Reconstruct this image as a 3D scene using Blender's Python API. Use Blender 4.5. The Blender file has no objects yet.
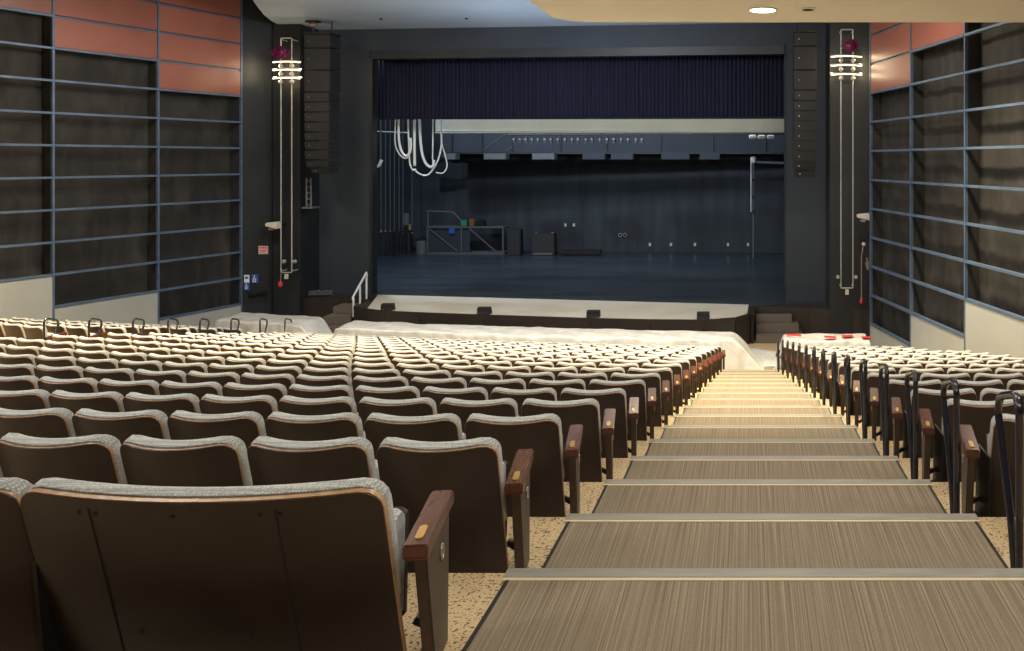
import bpy, bmesh, math, random
from mathutils import Vector, Matrix, noise
random.seed(7)
scene = bpy.context.scene
COL = scene.collection
F = 800.0; CX = 748.0; CY = 160.0
def P(px, py, Y):            # a point of the hall at depth Y
    return Vector(((px-CX)*Y/F, Y, (CY-py)*Y/F))
def sm(a, b, x):
    t = max(0.0, min(1.0, (x-a)/(b-a))); return t*t*(3-2*t)
def lerp(a, b, t): return a+(b-a)*t
ORD = ['', 'nearest', 'second', 'third', 'fourth', 'fifth', 'sixth', 'seventh', 'eighth', 'ninth', 'tenth', 'eleventh', 'twelfth', 'thirteenth', 'fourteenth', 'fifteenth', 'sixteenth', 'seventeenth', 'eighteenth', 'nineteenth', 'twentieth', 'twenty-first', 'twenty-second', 'twenty-third']

# ------------------------------------------------------------ materials
def mat(name, col, rough=0.6, metal=0.0, spec=0.5, emit=None, es=0.0, coat=0.0):
    m = bpy.data.materials.new(name); m.use_nodes = True
    b = m.node_tree.nodes['Principled BSDF']
    b.inputs['Base Color'].default_value = (*col, 1); b.inputs['Roughness'].default_value = rough
    b.inputs['Metallic'].default_value = metal; b.inputs['Specular IOR Level'].default_value = spec
    b.inputs['Coat Weight'].default_value = coat
    if emit: b.inputs['Emission Color'].default_value = (*emit, 1); b.inputs['Emission Strength'].default_value = es
    return m
def noisy(name, c1, c2, scale=(5,5,5), rough=0.6, detail=4, lo=.35, hi=.65, bump=0.0, spec=0.5, metal=0.0, nscale=1.0, coord='Object', dist=0.0):
    m = mat(name, c1, rough, metal, spec); nt = m.node_tree; N = nt.nodes; L = nt.links
    b = N['Principled BSDF']
    tc = N.new('ShaderNodeTexCoord'); mp = N.new('ShaderNodeMapping'); mp.inputs['Scale'].default_value = scale
    nz = N.new('ShaderNodeTexNoise'); nz.inputs['Scale'].default_value = nscale; nz.inputs['Detail'].default_value = detail
    nz.inputs['Distortion'].default_value = dist
    cr = N.new('ShaderNodeValToRGB'); e = cr.color_ramp.elements
    e[0].position = lo; e[0].color = (*c1, 1); e[1].position = hi; e[1].color = (*c2, 1)
    L.new(tc.outputs[coord], mp.inputs[0]); L.new(mp.outputs[0], nz.inputs['Vector']); L.new(nz.outputs['Fac'], cr.inputs[0])
    L.new(cr.outputs[0], b.inputs['Base Color'])
    if bump:
        bp = N.new('ShaderNodeBump'); bp.inputs['Strength'].default_value = bump; bp.inputs['Distance'].default_value = .02
        L.new(nz.outputs['Fac'], bp.inputs['Height']); L.new(bp.outputs[0], b.inputs['Normal'])
    return m
M = {}
M['shell'] = noisy('brown_laminate', (.037,.0255,.0225), (.047,.033,.029), (3,3,1.2), rough=.42, nscale=2.0, spec=.45)
M['shell_wide'] = noisy('worn_brown_laminate', (.025,.0165,.0155), (.034,.023,.021), (3,3,3), rough=.38, nscale=2.0, spec=.4)
M['edge'] = noisy('plywood_edge', (.52,.33,.18), (.38,.22,.11), (30,4,4), rough=.35)
def fabric():
    m = mat('woven_grey_fabric', (.2,.23,.24), .9, spec=.2); nt = m.node_tree; N = nt.nodes; L = nt.links; b = N['Principled BSDF']
    tc = N.new('ShaderNodeTexCoord')
    vo = N.new('ShaderNodeTexVoronoi'); vo.inputs['Scale'].default_value = 105; vo.inputs['Randomness'].default_value = .25
    cr = N.new('ShaderNodeValToRGB'); e = cr.color_ramp.elements
    e[0].position = .25; e[0].color = (.70,.70,.65,1); e[1].position = .62; e[1].color = (.33,.37,.385,1)
    L.new(tc.outputs['Object'], vo.inputs['Vector']); L.new(vo.outputs['Distance'], cr.inputs[0]); L.new(cr.outputs[0], b.inputs['Base Color'])
    bp = N.new('ShaderNodeBump'); bp.inputs['Strength'].default_value = .3; bp.inputs['Distance'].default_value = .003
    L.new(vo.outputs['Distance'], bp.inputs['Height']); L.new(bp.outputs[0], b.inputs['Normal'])
    b.inputs['Sheen Weight'].default_value = .15
    return m
M['fabric'] = fabric()
M['arm'] = noisy('mahogany_arm', (.088,.030,.018), (.112,.040,.023), (20,3,8), rough=.25, nscale=3, spec=.6)
M['panel'] = noisy('brown_end_panel', (.075,.05,.036), (.095,.064,.046), (3,3,3), rough=.5, nscale=3)
M['plate'] = mat('brass_plate', (.62,.38,.11), .35, 0.6)
M['steel'] = mat('brushed_steel', (.55,.55,.54), .3, .9)
M['darkmetal'] = mat('dark_metal', (.02,.019,.02), .45, .3)
M['hoop'] = mat('navy_black_enamel', (.012,.014,.024), .18, 0.0, .7, coat=.4)
def terrazzo():
    m = mat('terrazzo', (.5,.38,.22), .45); nt = m.node_tree; N = nt.nodes; L = nt.links; b = N['Principled BSDF']
    tc = N.new('ShaderNodeTexCoord')
    nz = N.new('ShaderNodeTexNoise'); nz.inputs['Scale'].default_value = 78; nz.inputs['Detail'].default_value = 2.5
    cr = N.new('ShaderNodeValToRGB'); e = cr.color_ramp.elements
    e[0].position = .385; e[0].color = (.06,.045,.035,1); e[1].position = .425; e[1].color = (.56,.42,.235,1)
    x = e.new(.62); x.color = (.62,.49,.29,1); y = e.new(.68); y.color = (.40,.27,.14,1)
    L.new(tc.outputs['Object'], nz.inputs['Vector']); L.new(nz.outputs['Fac'], cr.inputs[0]); L.new(cr.outputs[0], b.inputs['Base Color'])
    return m
M['terrazzo'] = terrazzo()
def carpet():
    m = mat('striated_carpet', (.3,.25,.18), .95, spec=.15); nt = m.node_tree; N = nt.nodes; L = nt.links; b = N['Principled BSDF']
    tc = N.new('ShaderNodeTexCoord'); mp = N.new('ShaderNodeMapping'); mp.inputs['Scale'].default_value = (135, .5, 1)
    nz = N.new('ShaderNodeTexNoise'); nz.inputs['Scale'].default_value = 1; nz.inputs['Detail'].default_value = 3
    cr = N.new('ShaderNodeValToRGB'); e = cr.color_ramp.elements
    e[0].position = .34; e[0].color = (.15,.124,.092,1); e[1].position = .68; e[1].color = (.34,.287,.200,1)
    mm = e.new(.5); mm.color = (.24,.198,.142,1)
    fine = N.new('ShaderNodeTexNoise'); fine.inputs['Scale'].default_value = 260
    mx = N.new('ShaderNodeMixRGB'); mx.blend_type = 'OVERLAY'; mx.inputs[0].default_value = .35
    L.new(tc.outputs['Object'], mp.inputs[0]); L.new(mp.outputs[0], nz.inputs['Vector']); L.new(nz.outputs['Fac'], cr.inputs[0])
    L.new(tc.outputs['Object'], fine.inputs['Vector']); L.new(cr.outputs[0], mx.inputs[1]); L.new(fine.outputs['Fac'], mx.inputs[2])
    L.new(mx.outputs[0], b.inputs['Base Color'])
    bp = N.new('ShaderNodeBump'); bp.inputs['Strength'].default_value = .25; bp.inputs['Distance'].default_value = .004
    L.new(fine.outputs['Fac'], bp.inputs['Height']); L.new(bp.outputs[0], b.inputs['Normal'])
    return m
M['carpet'] = carpet()
M['nosing'] = noisy('grey_rubber_nosing', (.235,.23,.20), (.29,.28,.24), (4,30,4), rough=.5)
M['cream'] = mat('cream_strip', (.62,.52,.33), .5)
M['rubber'] = mat('black_rubber', (.012,.012,.014), .6)
M['sheet'] = noisy('white_plastic_sheet', (.74,.74,.72), (.60,.60,.58), (2,2,2), rough=.35, nscale=2, bump=.25)
M['blackwall'] = noisy('black_paint', (.012,.0145,.018), (.018,.021,.026), (1,1,1), rough=.5, nscale=1.2)
M['navywall'] = noisy('charcoal_navy_paint', (.022,.029,.041), (.029,.037,.050), (1,1,.5), rough=.7, nscale=.8)
M['duskwall'] = noisy('upstage_wall_paint', (.021,.027,.036), (.036,.043,.054), (2.5,1,.25), rough=.75, nscale=.9, detail=6)
M['stagefloor'] = noisy('stage_floor_paint', (.030,.039,.050), (.050,.062,.078), (.25,1.2,1), rough=.27, nscale=1.2, detail=7, spec=.5)
M['thrust'] = noisy('raw_thrust_deck', (.60,.56,.46), (.70,.655,.55), (1,1,1), rough=.5, nscale=1.0)
M['fascia'] = noisy('dark_brown_fascia', (.022,.017,.014), (.032,.024,.02), (1,1,1), rough=.5)
M['step'] = mat('taupe_step', (.14,.115,.095), .7)
M['velvet'] = noisy('navy_velvet', (.009,.010,.024), (.015,.016,.037), (14,14,.3), rough=.9, nscale=1.2, spec=.2)
M['redpanel'] = noisy('copper_red_panel', (.245,.088,.068), (.30,.115,.088), (.6,.6,.6), rough=.36, nscale=1, spec=.5)
M['rail'] = noisy('slate_blue_metal', (.085,.135,.225), (.12,.18,.29), (3,3,3), rough=.45, metal=.25)
M['cloth'] = noisy('black_scrim_cloth', (.016,.0155,.0155), (.046,.043,.041), (.7,.7,.32), rough=.85, nscale=1.6, detail=7, lo=.42, hi=.78, dist=1.2)
M['basepanel'] = noisy('pale_base_panel', (.36,.375,.365), (.41,.425,.41), (1,1,1), rough=.55)
M['ceil'] = noisy('blue_grey_ceiling', (.30,.37,.47), (.34,.41,.52), (.5,.5,.5), rough=.8)
M['ceildark'] = mat('dark_ceiling', (.03,.03,.035), .9)
M['soffit'] = noisy('tan_soffit', (.60,.60,.59), (.64,.635,.62), (.6,.6,.6), rough=.75)
M['speaker'] = noisy('speaker_grille', (.012,.012,.013), (.020,.020,.021), (60,60,60), rough=.65)
M['pipe'] = mat('white_pipe', (.58,.58,.56), .3, .5)
M['lampglow'] = mat('lamp_glow', (1,.9,.7), .4, emit=(1,.80,.5), es=3.6)
M['downglow'] = mat('downlight_glow', (1,.95,.85), .4, emit=(1,.93,.80), es=9)
M['magenta'] = mat('magenta_lens', (.12,.006,.055), .3)
M['whitebox'] = mat('beige_housing', (.62,.60,.53), .5)
M['white'] = mat('white_plastic', (.75,.77,.8), .4)
M['cable'] = mat('pale_cable', (.84,.90,.92), .35)
M['bluesign'] = mat('blue_sign', (.04,.10,.42), .5)
M['redsign'] = mat('red_mark', (.70,.05,.04), .5)
M['pinksign'] = mat('pale_pink_sign', (.65,.45,.43), .5)
M['cord'] = mat('tan_cord', (.25,.18,.13), .6)
M['beam'] = noisy('cream_beam', (.80,.82,.76), (.86,.88,.82), (1,1,1), rough=.6)
M['grey'] = mat('mid_grey_paint', (.10,.107,.115), .6)
M['green'] = mat('green_plastic', (.04,.22,.11), .5)
M['rust'] = mat('orange_brown_case', (.18,.08,.04), .5)
M['yellow'] = mat('yellow_tape', (.42,.34,.08), .6)
M['wall'] = mat('dark_house_wall', (.04,.038,.036), .8)

# ------------------------------------------------------------ mesh helpers
def mesh_obj(name, verts, faces, m, parent=None, smooth=False, loc=None, bevel=0.0, fm=None):
    me = bpy.data.meshes.new(name); me.from_pydata([tuple(v) for v in verts], [], faces)
    if isinstance(m, (list, tuple)):
        for x in m: me.materials.append(x)
        if fm:
            for p, i in zip(me.polygons, fm): p.material_index = i
    else: me.materials.append(m)
    bm = bmesh.new(); bm.from_mesh(me); bmesh.ops.recalc_face_normals(bm, faces=bm.faces)
    if bevel: bmesh.ops.bevel(bm, geom=[e for e in bm.edges if len(e.link_faces) == 2 and e.calc_face_angle(0) > .5], offset=bevel, segments=2, affect='EDGES', clamp_overlap=True)
    bm.to_mesh(me); bm.free()
    if smooth:
        for p in me.polygons: p.use_smooth = True
    o = bpy.data.objects.new(name, me); COL.objects.link(o)
    if parent: o.parent = parent
    if loc: o.location = loc
    return o
class G:                       # gathers pieces of ONE mesh
    def __init__(s): s.v = []; s.f = []
    def add(s, v, f):
        n = len(s.v); s.v += [Vector(a) for a in v]; s.f += [tuple(i+n for i in q) for q in f]; return s
    def box(s, a, b):
        x0,y0,z0 = a; x1,y1,z1 = b
        return s.add([(x0,y0,z0),(x1,y0,z0),(x1,y1,z0),(x0,y1,z0),(x0,y0,z1),(x1,y0,z1),(x1,y1,z1),(x0,y1,z1)],
              [(0,3,2,1),(4,5,6,7),(0,1,5,4),(1,2,6,5),(2,3,7,6),(3,0,4,7)])
    def prism(s, poly, z0, z1):            # poly of (x,y), upright
        n = len(poly)
        v = [(x,y,z0) for x,y in poly]+[(x,y,z1) for x,y in poly]
        return s.add(v, [tuple(range(n))[::-1], tuple(range(n,2*n))]+[(i,(i+1)%n,(i+1)%n+n,i+n) for i in range(n)])
    def beam(s, a, b, w, h, up=(0,0,1)):   # box bar from a to b
        a = Vector(a); b = Vector(b); d = (b-a).normalized(); u = Vector(up)
        r = d.cross(u).normalized()*(w/2); u2 = r.cross(d).normalized()*(h/2)
        v = []
        for p in (a, b): v += [p-r-u2, p+r-u2, p+r+u2, p-r+u2]
        return s.add(v, [(0,1,2,3),(4,7,6,5),(0,4,5,1),(1,5,6,2),(2,6,7,3),(3,7,4,0)])
    def tube(s, pts, r, n=8, cap=True):
        pts = [Vector(p) for p in pts]; v = []; f = []
        t0 = (pts[1]-pts[0]).normalized()
        u = t0.orthogonal().normalized()
        for i, p in enumerate(pts):
            t = (pts[min(i+1,len(pts)-1)]-pts[max(i-1,0)]).normalized()
            u = (u-t*u.dot(t)).normalized(); w = t.cross(u)
            rr = r[i] if isinstance(r, (list,tuple)) else r
            for k in range(n):
                a = 2*math.pi*k/n; v.append(p+(u*math.cos(a)+w*math.sin(a))*rr)
        for i in range(len(pts)-1):
            for k in range(n):
                k2 = (k+1)%n; f.append((i*n+k, i*n+k2, (i+1)*n+k2, (i+1)*n+k))
        if cap: f += [tuple(range(n))[::-1], tuple(range((len(pts)-1)*n, len(pts)*n))]
        return s.add(v, f)
    def lathe(s, prof, c=(0,0,0), axis='z', n=16):
        v = []; f = []; c = Vector(c)
        for r, h in prof:
            for k in range(n):
                a = 2*math.pi*k/n; x, y = r*math.cos(a), r*math.sin(a)
                v.append(c+(Vector((x,y,h)) if axis == 'z' else Vector((x,h,y)) if axis == 'y' else Vector((h,x,y))))
        for i in range(len(prof)-1):
            for k in range(n):
                k2 = (k+1)%n; f.append((i*n+k, i*n+k2, (i+1)*n+k2, (i+1)*n+k))
        f += [tuple(range(n)), tuple(range((len(prof)-1)*n, len(prof)*n))]
        return s.add(v, f)
    def out(s, name, m, parent=None, **k): return mesh_obj(name, s.v, s.f, m, parent, **k)
def tag(o, label, cat, group=None, kind=None):
    if kind: o['kind'] = kind
    if label: o['label'] = label
    if cat: o['category'] = cat
    if group: o['group'] = group
    return o
def struct(o, label=None, cat='room'):
    o['kind'] = 'structure'
    if label: o['label'] = label; o['category'] = cat
    return o
def empty(name, loc, label, cat, group=None, rot=0):
    o = bpy.data.objects.new(name, None); COL.objects.link(o); o.location = loc; o.rotation_euler = (0,0,rot)
    o.empty_display_size = .1
    return tag(o, label, cat, group)
def arc(pts, rad, seg=5):      # rounds the inner corners of a polyline
    pts = [Vector(p) for p in pts]; out = [pts[0]]
    for i in range(1, len(pts)-1):
        a, b, c = pts[i-1], pts[i], pts[i+1]
        d1 = (a-b).normalized(); d2 = (c-b).normalized()
        p0 = b+d1*rad; p1 = b+d2*rad
        for k in range(seg+1):
            t = k/seg; out.append(p0*(1-t)**2+b*2*t*(1-t)+p1*t*t)
    out.append(pts[-1]); return out

# ------------------------------------------------------------ the rake of the hall
PITCH = .979
def lipY(k): return 3.255+PITCH*k
def EL(k):
    return -1.681-.209*k if k <= 4 else -2.517-.1997*(k-4)
def bowd(s, z):                # rows wrap: how much further back-of-stage a row runs, s metres left of the right aisle
    s = max(0.0, min(s, 15.5))
    a = .07*max(0, min(1, (z-4)/14)); b = .012 if z < 12 else lerp(.0124, .007, min(1,(z-12)/6))
    return a*s+b*s*s
def slope(s, z): return (bowd(s+.05, z)-bowd(s-.05, z))/.1 if s > .05 else 0.0
XE = lambda z: -1.085+.031*(z-2.36)      # right end of the centre block
XH = lambda z: 1.21-.02*(z-3.53)-.0014*(z-3.53)**2   # hoops at the right block
XC = lambda z: -.923+.0245*(z-4.25)      # carpet left edge

# floor: every terrace in one mesh
g = G()
xs = [6.5, 2.0, 0.0, -.9]+[-.9-.7*i for i in range(1, 24)]
def lipline(k):
    z = lipY(k)
    return [(x, z+bowd(XE(z)-x if x < XE(z) else 0, z)) for x in xs]
lines = {k: lipline(k) for k in range(-4, 17)}
for k in range(-3, 17):
    a, b, e = lines[k-1], lines[k], EL(k)
    n = len(xs); lo = EL(k+1) if k < 16 else -4.95
    v = [(x,y,e) for x,y in a]+[(x,y,e) for x,y in b]+[(x,y,lo) for x,y in b]
    f = [(i,i+1,n+i+1,n+i) for i in range(n-1)]+[(n+i,n+i+1,2*n+i+1,2*n+i) for i in range(n-1)]
    g.add(v, f)
n = len(xs); b = lines[16]
g.add([(x,y,-4.95) for x,y in b]+[(x,27,-4.95) for x,y in b], [(i,i+1,n+i+1,n+i) for i in range(n-1)])
g.add([(6.5,-6,EL(-3)+.2),(-20,-6,EL(-3)+.2),(-20,.6,EL(-3)+.2),(6.5,.6,EL(-3)+.2)], [(0,1,2,3)])
struct(g.out('floor', M['terrazzo']))

# aisle treads: carpet, nosing, edge strips
for k in range(0, 17):
    z0 = lipY(k-1)+.004; z1 = lipY(k); e = EL(k)
    lx0, lx1 = XC(z0), XC(z1); rx0, rx1 = XH(z0)-.02, XH(z1)-.02
    if k < 16: w = ORD[k+1]
    else: w = 'farthest'
    r = empty('aisle_tread', (0, (z0+z1)/2, e), f'{w} carpeted aisle step' + (' up from the bottom edge of the photo' if k == 0 else ' counted from the bottom of the photo' if k < 16 else ' just before the white plastic sheet'), 'step', 'carpeted steps of the aisle')
    o0 = r.location
    def loc(v): return [Vector(p)-o0 for p in v]
    zc = z1-.078
    xcl, xcr = XC(zc), XH(zc)-.02
    gg = G(); gg.prism([(lx0,z0),(rx0,z0),(xcr,zc),(xcl,zc)], e+.001, e+.009); gg.v = loc(gg.v); gg.out('carpet', M['carpet'], r)
    gg = G(); gg.prism([(xcl-.03,zc),(xcr+.03,zc),(xcr+.03,zc+.022),(xcl-.03,zc+.022)], e+.001, e+.012); gg.v = loc(gg.v); tag(gg.out('trim_strip', M['cream'], r), 'cream strip', None)
    gg = G(); gg.prism([(xcl-.03,zc+.022),(xcr+.03,zc+.022),(xcr+.03,z1+.012),(xcl-.03,z1+.012)], e+.001, e+.014)
    gg.prism([(xcl-.03,z1+.002),(xcr+.03,z1+.002),(xcr+.03,z1+.012),(xcl-.03,z1+.012)], e-.035, e+.002); gg.v = loc(gg.v); tag(gg.out('nosing', M['nosing'], r), 'grey rubber nosing', None)
    for sx, (a, b_) in ((-1, (lx0, xcl)), (1, (rx0, xcr))):
        gg = G(); w_ = .014*sx
        gg.prism([(a,z0),(a+w_,z0),(b_+w_,zc),(b_,zc)] if sx > 0 else [(a+w_,z0),(a,z0),(b_,zc),(b_+w_,zc)], e+.001, e+.013); gg.v = loc(gg.v); gg.out('edge_strip', M['rubber'], r)

# ------------------------------------------------------------ theatre seat
RC = math.atan(.27); cR, sR = math.cos(RC), math.sin(RC)
HT = .668
def slab(w, L, r, layers, bow=.05, top=0.0, taper=0.0, nx=15):
    """rounded-top panel lying in the reclined back plane; layers = (depth, inset, extra)"""
    ls = [0, r*.12, r*.35, r*.65, r, L*.35, L*.7, L]
    v = []; 
    for d, ins in layers:
        W = w/2-ins; rr = max(.01, r-ins*.5)
        for l in ls:
            t = min(l, rr) if l < rr else rr
            hw = W-rr+math.sqrt(max(0, rr*rr-(rr-t)**2))
            ll = min(L-ins, l+ins)
            hw *= 1-taper*(ll/L)
            for i in range(nx):
                u = -1+2*i/(nx-1); x = u*hw
                y0 = bow*(2*x/w)**2
                dd = d+y0
                z = HT+top-ll*cR+dd*sR; y = ll*sR+dd*cR
                v.append((x, y, z))
    f = []; m = len(ls); K = len(layers)
    idx = lambda a, j, i: (a*m+j)*nx+i
    for a in (0, K-1):
        for j in range(m-1):
            for i in range(nx-1):
                f.append((idx(a,j,i), idx(a,j,i+1), idx(a,j+1,i+1), idx(a,j+1,i)))
    ring = [(0,i) for i in range(nx)]+[(j,nx-1) for j in range(1,m)]+[(m-1,i) for i in range(nx-2,-1,-1)]+[(j,0) for j in range(m-2,0,-1)]
    for a in range(K-1):
        for q in range(len(ring)):
            j0,i0 = ring[q]; j1,i1 = ring[(q+1)%len(ring)]
            f.append((idx(a,j0,i0), idx(a,j1,i1), idx(a+1,j1,i1), idx(a+1,j0,i0)))
    return v, f, len(ring)
def seat_parts(w=.514, wide=False):
    parts = {}
    bow = .066 if not wide else .06
    v, f, nr = slab(w, .665, .065, [(-.004, 0), (.0, 0)], bow)
    parts['back_shell'] = G().add(v, f)
    v, f, nr = slab(w+.006, .66, .067, [(.0, 0), (.009, 0)], bow, top=.002)
    if wide: v, f, nr = slab(w+.006, .66, .067, [(.0, 0), (.017, 0)], bow, top=.004)
    parts['wood_edge'] = G().add(v, f)
    v, f, nr = slab(w+.004, .42, .072, [(.0095 if not wide else .0175, .004), (.020 if not wide else .026,.0), (.052, .0), (.068, .010), (.076,.035)], bow, top=.013)
    parts['back_cushion'] = G().add(v, f)
    # tipped-up seat: padded side faces the back, pan faces the stage
    gs = G(); gp = G()
    sw = w/2-.03
    def pad(g_, y0, y1, z0, z1, lean, r):
        pr = []; n_ = 6
        for k in range(n_+1):
            a = math.pi*k/n_; pr.append(((y0+y1)/2-math.cos(a)*(y1-y0)/2, z1-r+math.sin(a)*r))
        prof = [(y1, z0), (y0, z0)]+pr
        v = []; m_ = len(prof)
        for x in (-sw, -sw+.02, sw-.02, sw):
            s_ = 0.93 if abs(x) == sw else 1
            for (y, z) in prof:
                yy = (y-(y0+y1)/2)*s_+(y0+y1)/2; zz = (z-(z0+z1)/2)*s_+(z0+z1)/2
                v.append((x, yy+lean*(zz-z0), zz))
        f = [tuple(range(m_)), tuple(range(3*m_, 4*m_))[::-1]]
        for a in range(3):
            for k in range(m_): f.append((a*m_+k, a*m_+(k+1)%m_, (a+1)*m_+(k+1)%m_, (a+1)*m_+k))
        g_.add(v, f)
    pad(gs, .205, .29, .18, .535, .05, .04); pad(gp, .291, .315, .16, .52, .05, .02)
    parts['seat_cushion'] = gs; parts['seat_pan'] = gp
    # floor standard at the left side of the seat
    gl = G(); x0 = -w/2-.010
    gl.add([(x0,.16,.0),(x0,.42,.0),(x0,.36,.44),(x0,.12,.44),(x0+.012,.16,0),(x0+.012,.42,0),(x0+.012,.36,.44),(x0+.012,.12,.44)],
           [(0,1,2,3),(4,7,6,5),(0,4,5,1),(1,5,6,2),(2,6,7,3),(3,7,4,0)])
    gl.box((x0-.03,.14,0),(x0+.04,.44,.012))
    parts['leg'] = gl
    return parts
PM = {'back_shell': M['shell'], 'wood_edge': M['edge'], 'back_cushion': M['fabric'], 'seat_cushion': M['fabric'], 'seat_pan': M['shell'], 'leg': M['darkmetal']}
protos = {}
def make_mesh(name, g_, m, smooth=True):
    o = g_.out(name, m, smooth=False)
    me = o.data
    if smooth:
        for p in me.polygons: p.use_smooth = True
        me.set_sharp_from_angle(angle=math.radians(38))
    bpy.data.objects.remove(o); return me
SEATG = seat_parts()
SEATM = {k: make_mesh(k, gg, PM[k]) for k, gg in SEATG.items()}
# aisle end: panel + armrest + plate + badge, side = +1 when the aisle is on its right
def end_geo(side):
    ang = math.radians(8)*side
    def rot(v, cx, cy):
        return [Vector((cx+(p[0]-cx)*math.cos(ang)-(p[1]-cy)*math.sin(ang), cy+(p[0]-cx)*math.sin(ang)+(p[1]-cy)*math.cos(ang), p[2])) for p in v]
    cx = side*(.274+.048) if side > 0 else -.365; cy = .11
    o = {}
    pan = G(); t = .020
    prof = [(.14,.455),(.46,.475),(.44,.0),(.27,.0)]
    x0, x1 = cx-t, cx+t
    pan.add([(x0,y,z) for y,z in prof]+[(x1,y,z) for y,z in prof], [(0,1,2,3),(7,6,5,4),(0,4,5,1),(1,5,6,2),(2,6,7,3),(3,7,4,0)])
    arm = G(); w = .038
    ap = [(.09,.50),(.45,.525),(.455,.485),(.445,.475),(.095,.45),(.085,.46)]
    m = len(ap)
    arm.add([(cx-w,y,z) for y,z in ap]+[(cx+w,y,z) for y,z in ap], [tuple(range(m)), tuple(range(m,2*m))[::-1]]+[(i,(i+1)%m,(i+1)%m+m,i+m) for i in range(m)])
    pl = G(); pts = []
    for k in range(16):
        a = 2*math.pi*k/16; sx = .013; r_ = .013
        pts.append((cx+r_*math.cos(a), .165+(.028 if math.sin(a) > 0 else -.028)+r_*math.sin(a)))
    def zt(y): return .50+(y-.09)*.0694
    n_ = 16
    pl.add([(x,y,zt(y)+.0005) for x,y in pts]+[(x,y,zt(y)+.004) for x,y in pts], [tuple(range(n_))[::-1], tuple(range(n_,2*n_))]+[(i,(i+1)%n_,(i+1)%n_+n_,i+n_) for i in range(n_)])
    bd = G(); ring = []
    for k in range(17):
        a = 2*math.pi*k/16; ring.append((cx+side*(t+.003), .34+.017*math.cos(a), .36+.024*math.sin(a)))
    bd.tube(ring, .0045, 6, cap=False)
    strut = G(); strut.beam((cx-side*.02,.36,.10), (cx-side*.07,.36,.13), .025, .025)
    for k_, g_ in (('end_panel',pan),('armrest',arm),('number_plate',pl),('row_badge',bd),('bracket',strut)):
        g_.v = rot(g_.v, cx, cy); o[k_] = g_
    return o
ENDM = {}
for side in (1, -1):
    eg = end_geo(side)
    mm = {'end_panel': M['panel'], 'armrest': M['arm'], 'number_plate': M['plate'], 'row_badge': M['steel'], 'bracket': M['darkmetal']}
    ENDM[side] = {}
    for k_, g_ in eg.items():
        bv = .006 if k_ in ('end_panel','armrest') else 0
        o = g_.out(k_, mm[k_], bevel=bv); me = o.data; bpy.data.objects.remove(o)
        if k_ == 'row_badge':
            for p in me.polygons: p.use_smooth = True
        ENDM[side][k_] = me
def child(name, me, parent):
    o = bpy.data.objects.new(name, me); COL.objects.link(o); o.parent = parent; return o
def add_end(root, side, small=False):
    p = child('end_panel', ENDM[side]['end_panel'], root)
    a = child('armrest', ENDM[side]['armrest'], root); tag(a, 'mahogany armrest', None)
    if not small:
        tag(child('number_plate', ENDM[side]['number_plate'], a), 'brass number plate', None)
        tag(child('row_badge', ENDM[side]['row_badge'], p), 'silver oval badge', None)
        child('bracket', ENDM[side]['bracket'], root)
def project(x, y, z): return (CX+F*x/y, CY-F*z/y)

# the seats: list of (size, root builder args)
W = .561
plan = []
def rowz(r): return 3.34+.98*(r-2)
for r in range(1, 18):
    z = rowz(r); fl = EL(r-1)
    x = XE(z); i = 1
    # centre block
    s = 0.0
    if r == 1:
        plan.append(dict(block='centre', r=1, i=1, x=x-.575, y=z, z=fl, k=0.0, wide=True, end=1)); s = 1.135; i = 2
    while True:
        k = slope(s+W/2, z); dx = W/math.sqrt(1+k*k)
        sx = s+dx/2; cx = x-sx+.005
        yy = z+bowd(sx, z)
        if cx-W/2 < -11.4: break
        px, py = project(cx+.28, yy, fl+.75)
        if px < -110: break
        plan.append(dict(block='centre', r=r, i=i, x=cx, y=yy, z=fl, k=k, wide=False, end=1 if i == 1 else 0))
        s += dx; i += 1
    # right block
    if r >= 2:
        xr = XH(z+.2)+.14; i = 1
        while True:
            cx = xr+W*(i-.5)
            wall = 3.23+.229*(21-z)
            if cx+W/2 > wall-.15: break
            px, py = project(cx-.28-.12, z, fl+.75)
            if px > 1026: break
            plan.append(dict(block='right', r=r, i=i, x=cx, y=z, z=fl, k=0.0, wide=False, end=-1 if i == 1 else 0)); i += 1
    # left block beyond the left aisle
    if r >= 9:
        i = 1; s = None
        xl = -12.75+.02*(z-14)
        k = .30
        while True:
            cx = xl-W*1.0*(i-.5); sx = XE(z)-cx
            yy = z+bowd(min(sx, 15.5), z)
            wall = -14.77-.315*(23.3-yy)
            if cx-W/2 < wall+.45: break
            px, py = project(cx+.28, yy, fl+.75)
            if px < -2: break
            plan.append(dict(block='left', r=r, i=i, x=cx, y=yy, z=fl, k=slope(min(sx,15.3), z), wide=False, end=1 if i == 1 else 0)); i += 1
plan.sort(key=lambda d: d['y'])
n_in = 0
for d in plan:
    d['in'] = project(d['x']+.28, d['y'], 0)[0] > -4; n_in += d['in']; d['n'] = n_in
print('SEATS', len(plan), {b: sum(1 for d in plan if d['block'] == b) for b in ('centre','left','right')})
def seat_label(d):
    row = ORD[d['r']]
    if d['block'] == 'centre':
        pos = 'beside the aisle' if d['i'] == 1 else ORD[d['i']]+' seat left of the aisle'
        return f'brown and grey seat, centre block, {row} row, {pos}'
    if d['block'] == 'right':
        pos = 'beside the black rail hoop' if d['i'] == 1 else ORD[d['i']]+' seat right of the aisle'
        return f'brown and grey seat, right block, {row} row, {pos}'
    pos = 'beside the aisle' if d['i'] == 1 else ORD[d['i']]+' seat left of the far aisle'
    return f'brown and grey seat, far left block, {row} row, {pos}'
proto = None
def copy_tree(o, parent=None):
    c = o.copy(); COL.objects.link(c); c.parent = parent
    for ch in kids.get(o.name, []): copy_tree(ch, c)
    return c
kids = {}
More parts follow.
